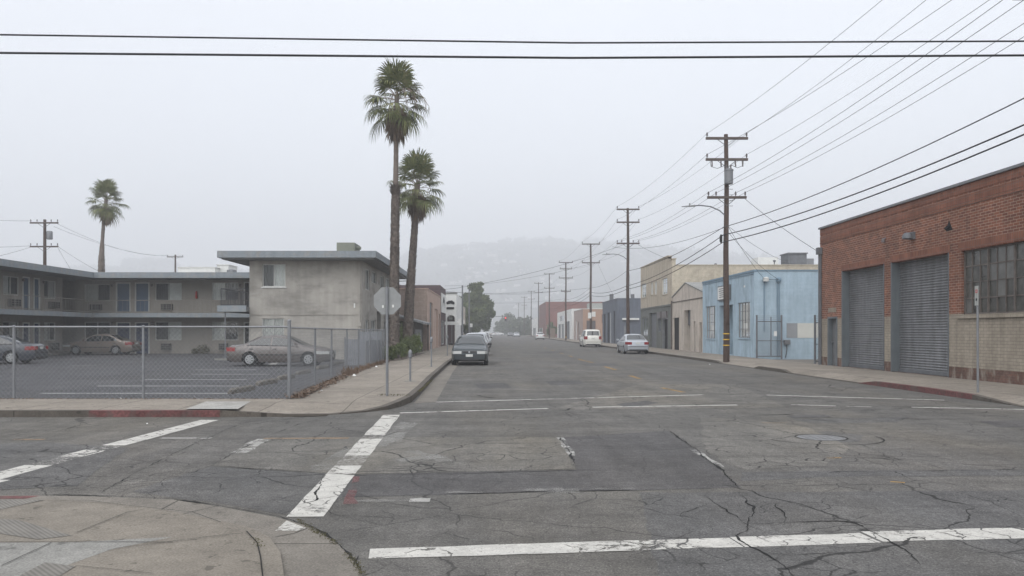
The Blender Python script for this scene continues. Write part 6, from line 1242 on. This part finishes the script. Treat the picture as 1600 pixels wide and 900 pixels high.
def car(lb, cat, loc, rz, paint, spec=SEDAN, name='parked_car', group='cars parked on the street and lot', lower=None, plate=True):
    s = spec; L2, W2, rw = s['L']/2, s['W']/2, s.get('r', .315); t = thing(name, lb, cat, loc, group, rz)
    ORG[t.name] = Vector((0,0,0))
    xf = L2-s['fo']; xr = xf-s['wb']; AR = rw+.055
    def top(x): return interp(s['top'], x)
    def hw(x):
        ex = max(0, (abs(x)-(L2-.75))/.75); return W2*(1-.17*ex**2.2)
    def bel(x): return min(interp(s['belt'], x), top(x)-.03)
    def gfac(x): return min(1, max(0, (top(x)-interp(s['belt'], x)-.04)/.40))
    def hr(x): g_ = gfac(x); return hw(x)-lerp(.09, s['hw'], g_)
    def low(x):
        z = .19+.10*max(0,(abs(x)-(L2-.35))/.35)
        for xw in (xf, xr):
            if abs(x-xw) < AR: z = max(z, rw+math.sqrt(AR*AR-(x-xw)**2))
        return z
    def tz(x, q): return top(x)+.02-.025*q*q-.055*q**9*(1 if gfac(x) > .3 else .5)
    xs = set(round(-L2+i*s['L']/84, 4) for i in range(85))
    for xw in (xf, xr):
        for k in range(13): xs.add(round(xw+AR*math.cos(math.pi*k/12), 4))
    for p in s['top']: xs.add(p[0])
    xs = sorted(x for x in xs if -L2 <= x <= L2); rings = []
    for x in xs:
        h_, zl, b_ = hw(x), low(x), bel(x); hs = [(h_-.05, zl), (h_-.012, max(zl, lerp(zl,.36,.7) if zl < .36 else zl)), (h_, max(zl+.001, min(.54,b_-.06))), (h_-.004, max(zl+.004, min(.66,b_-.04))), (h_-.022, max(zl+.006,lerp(.66,b_,.6) if b_ > .7 else b_-.02)), (h_-.05, max(b_, zl+.01))]
        r_ = hr(x); 
        for q in (1,.93,.8,.6,.35): hs.append((r_*q, tz(x,q)))
        ring = [(x, y, z) for y, z in hs]+[(x,0,tz(x,0))]+[(x,-y,z) for y, z in reversed(hs)]; rings.append(ring)
    mb = MB(); n_ = len(rings[0]); vs = [v for r_ in rings for v in r_]
    mb.add(vs, [(i*n_+k, i*n_+k+1, (i+1)*n_+k+1, (i+1)*n_+k) for i in range(len(rings)-1) for k in range(n_-1)]+[tuple(range(n_)), tuple(range((len(rings)-1)*n_, len(rings)*n_))])
    body = mb.build('body', paint, t, smooth=True, ang=32)
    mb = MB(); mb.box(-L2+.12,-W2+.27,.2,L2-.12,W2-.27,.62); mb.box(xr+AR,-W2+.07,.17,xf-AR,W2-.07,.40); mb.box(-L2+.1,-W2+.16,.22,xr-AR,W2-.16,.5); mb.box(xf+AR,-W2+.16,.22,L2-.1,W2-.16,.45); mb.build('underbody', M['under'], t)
    for ln_, (xa_, xb2) in (('rear', s['glassr']), ('front', s['glassf'])):
        mb = MB(); vs = []; nu, nv = 8, 12
        for i in range(nu+1):
            x = lerp(xa_, xb2, i/nu); sgn = -1 if ln_ == 'rear' else 1
            for j in range(nv+1): q = lerp(-.9,.9,j/nv); vs.append((x+sgn*.008, hr(x)*q, tz(x,abs(q))+.012))
        mb.add(vs, [(i*(nv+1)+j, i*(nv+1)+j+1, (i+1)*(nv+1)+j+1, (i+1)*(nv+1)+j) for i in range(nu) for j in range(nv)]); mb.build('rear_window' if ln_ == 'rear' else 'windscreen', M['carglass'], t, smooth=True)
    for sd in (1,-1):
        for a_, b_ in s['side']:
            mb = MB(); tr = MB(); vs = []; k = 14
            def sy_(x, z): f = (z-bel(x))/max(.02, tz(x,1)-bel(x)); return sd*(lerp(hw(x)-.05, hr(x), f)+.012)
            for i in range(k+1):
                x = lerp(a_, b_, i/k); zb_ = bel(x)+.035; zt_ = max(zb_+.005, tz(x,1)-.035); vs += [(x, sy_(x,zb_), zb_), (x, sy_(x,zt_), zt_)]
            mb.add(vs, [(2*i,2*i+2,2*i+3,2*i+1) for i in range(k)]); mb.build('side_window', M['carglass'], t, smooth=True)
        mb = MB(); xa2, xb3 = s['side'][0][0]-.06, s['side'][-1][1]+.06; k = 18
        for z_lo, z_hi, (q0_, q1_), nm_ in ((.004,.034,(xa2,xb3),'window_trim'),):
            vs = []
            for i in range(k+1): x = lerp(q0_, q1_, i/k); vs += [(x, sd*(hw(x)-.042), bel(x)+z_lo), (x, sd*(hw(x)-.046), bel(x)+z_hi)]
            mb.add(vs, [(2*i,2*i+2,2*i+3,2*i+1) for i in range(k)])
        mb.build('window_trim', M['trimblack'], t)
        mb = MB(); mb.box(xr+AR+.03, sd*(W2-.004), .50, xf-AR-.03, sd*(W2+.010), .545); mb.build('side_moulding', M['trimblack'], t)
        tr = MB()
        for x in [q for pr in s['side'] for q in pr][1::2]:
            zz = [lerp(.30, bel(x), k/5) for k in range(6)]; tr.add([p for z in zz for p in ((x-.006, sd*(hw(x)+.004-.05*max(0,(z-.66)/.3)), z), (x+.006, sd*(hw(x)+.004-.05*max(0,(z-.66)/.3)), z))], [(2*i,2*i+1,2*i+3,2*i+2) for i in range(5)])
        tr.build('door_seam', M['trimblack'], t)
        mb = MB()
        for a_, b_ in s['side'][-2:]: mb.box(a_+.06, sd*(W2-.03), .77, a_+.22, sd*(W2+.008), .80)
        mb.build('door_handle', M['trimblack'], t)
        mb = MB(); xm = s['glassf'][0]-.28; zmm = bel(xm)+.04; mb.hull([(xm-.02, sd*(W2-.04), zmm),(xm-.02, sd*(W2+.17), zmm+.01),(xm-.02, sd*(W2+.17), zmm+.12),(xm-.02, sd*(W2+.0), zmm+.12)], [(xm+.07, sd*(W2-.04), zmm+.02),(xm+.07, sd*(W2+.14), zmm+.02),(xm+.07, sd*(W2+.14), zmm+.10),(xm+.07, sd*(W2+.0), zmm+.10)]); mb.build('mirror', M['trimblack'] if lower else paint, t)
        # lights wrap round the corners
        suv = s is SUV
        for kind, mt in (('headlight','headlight'),('tail_light','tail')):
            mb = MB(); vs = []; k = 8
            for i in range(k+1):
                q = i/k
                if kind == 'headlight': x = lerp(L2-.55, L2-.06, min(1,q*1.6)); y = hw(x)+.004 if q < .62 else lerp(hw(L2-.05), W2*.42, (q-.62)/.38); z0_, z1_ = .555+(.1 if suv else 0), .685+(.1 if suv else 0); x = x+.07 if q >= .62 else x
                else: x = lerp(-L2+.42, -L2+.04, min(1,q*1.6)); y = hw(x)+.004 if q < .62 else lerp(hw(-L2+.04), W2*(.62 if suv else .5), (q-.62)/.38); z0_, z1_ = (.80,1.12) if suv else (.68,.86); x = x-.055 if q >= .62 else x
                vs += [(x, sd*y, z0_), (x, sd*y, z1_)]
            mb.add(vs, [(2*i,2*i+2,2*i+3,2*i+1) for i in range(k)]); mb.build(kind, M[mt], t)
    mb = MB(); mb.box(L2-.06,-.30,.60,L2+.006,.30,.67); mb.build('grille', M['trimblack'], t); mb = MB(); mb.box(L2-.06,-W2*.5,.25,L2+.004,W2*.5,.34); mb.build('lower_intake', M['trimblack'], t)
    mb = MB(); mb.lathe([(.045,0),(.035,.012)], (L2+.006,0,.635), axis='x', n=12); mb.build('badge', M['rim'], t)
    mb = MB(); mb.box(-L2-.006,-W2*.72,.24,-L2+.08,W2*.72,.34); mb.build('rear_valance', M['trimblack'], t); mb = MB(); mb.box(-L2-.014,-W2*.80,.52,-L2+.03,W2*.80,.545); mb.build('rear_bumper_trim', M['trimblack'], t); mb = MB(); mb.box(L2-.03,-W2*.78,.46,L2+.014,W2*.78,.49); mb.build('front_bumper_trim', M['trimblack'], t)
    if plate:
        mb = MB(); mb.box(-L2-.018,-.16,.72 if s is not SUV else .82,-L2+.01,.16,.84 if s is not SUV else .94); mb.build('number_plate', M['plate'], t); mb = MB(); mb.box(L2,-.16,.42,L2+.022,.16,.54); mb.build('number_plate', M['plate'], t)
    for xw in (xf, xr):
        for sd in (1,-1):
            y0 = sd*(W2-.20); y1 = sd*(W2-.012); mb = MB(); pr = [(rw*.62,y1-sd*.03),(rw*.64,y1),(rw*.93,y1),(rw,y1-sd*.035),(rw,y0+sd*.03),(rw*.93,y0),(rw*.5,y0)]
            mb.lathe(pr, (xw,0,rw), axis='y', n=28); wheel = mb.build('wheel', M['tyre'], t, smooth=True)
            mb = MB(); mb.lathe([(rw*.66,y1-sd*.004),(rw*.60,y1+sd*.006),(rw*.58,y1-sd*.025),(.0,y1-sd*.03)], (xw,0,rw), axis='y', n=28, caps=False)
            for k in range(7):
                th = 2*math.pi*k/7; c_, s2 = math.cos(th), math.sin(th); a0, a1 = .045, .03
                pq = [(.05*c_-a0*s2*.8, .05*s2+a0*c_*.8),(.05*c_+a0*s2*.8, .05*s2-a0*c_*.8),(rw*.6*c_+a1*s2, rw*.6*s2-a1*c_),(rw*.6*c_-a1*s2, rw*.6*s2+a1*c_)]
                mb.hull([(xw+a, y1-sd*.02, rw+b) for a, b in pq], [(xw+a, y1+sd*.002, rw+b) for a, b in pq])
            mb.lathe([(.055,y1-sd*.02),(.055,y1+sd*.006),(.01,y1+sd*.009)], (xw,0,rw), axis='y', n=12); rim = mb.build('rim', M['rim'], wheel, smooth=True)
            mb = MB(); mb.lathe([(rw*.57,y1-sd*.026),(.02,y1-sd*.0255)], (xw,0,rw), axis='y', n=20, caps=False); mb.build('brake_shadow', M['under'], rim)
    ORG[t.name] = Vector(loc); return t
H = R(90)
car('dark blue-black sedan parked facing the camera at the left kerb', 'car', (-1.22, 37.2+2.33, .0), -H, carpaint('dark_navy_paint',(.010,.018,.022), .0, .15), lower=True)
car('silver wagon parked second in the left row, right behind the dark sedan', 'car', (-1.32, 50.5+2.3, .0), -H, carpaint('silver_paint',(.36,.38,.40)), WAGON)
car('pale wagon parked third in the left row', 'car', (-1.35, 64.5, .0), -H, carpaint('pale_silver_paint',(.48,.50,.52)), WAGON)
car('dark car parked fourth in the left row', 'car', (-1.35, 80, .0), -H, carpaint('dark_grey_paint',(.03,.033,.04), .0, .2), lower=True)
car('light car parked fifth in the left row, farthest', 'car', (-1.35, 93, .0), -H, carpaint('off_white_paint',(.50,.50,.48)), WAGON)
car('silver sedan parked at the right kerb by the second utility pole, rear to the camera', 'car', (10.07, 56.2+2.3, .0), H, carpaint('bright_silver_paint',(.40,.42,.45),.5))
car('white sport utility vehicle parked at the right kerb in front of the dark blue-grey warehouse', 'car', (9.95, 81+2.45, .0), H, carpaint('cream_white_paint',(.62,.61,.56),.05), SUV)
car('white sedan farther up at the right kerb, near the white store', 'car', (9.0, 159+2.3, .0), H, carpaint('white_paint_car',(.62,.62,.61),.05))
car('pale silver car coming down the street in the haze, right of the centre line', 'car', (6.3, 236, .0), -H, carpaint('light_silver_paint',(.42,.43,.45)), name='car', group='cars far down the street')
car('dark car behind the pale silver one far down the street', 'car', (4.9, 262, .0), -H, carpaint('charcoal_paint',(.07,.07,.08)), name='car', group='cars far down the street')
car('white car crossing the street side-on at the far intersection', 'car', (XX(779,330), 330, .0), 0, carpaint('plain_white_paint',(.65,.65,.64),.05), name='car', group='cars far down the street')
car('far white car left of the crossing one at the end of the street', 'car', (-.6, 300, .0), H, carpaint('dull_white_paint',(.55,.55,.54),.05), name='car', group='cars far down the street')
car('brown sedan parked side-on behind the wheel stops near the fence corner', 'car', (XX(440,36.8), 36.9, .02), 0, carpaint('taupe_brown_paint',(.10,.087,.082)))
car('gold-beige sedan parked side-on below the motel walkway', 'car', (XX(159.5,54.2), 54.3, .02), math.pi, carpaint('gold_beige_paint',(.18,.148,.125)))
car('dark grey-blue sedan at the left edge of the lot, only its tail in view', 'car', (XX(57,39)-2.33, 39.2, .02), math.pi+.12, carpaint('grey_blue_paint',(.03,.035,.047),.1,.3))
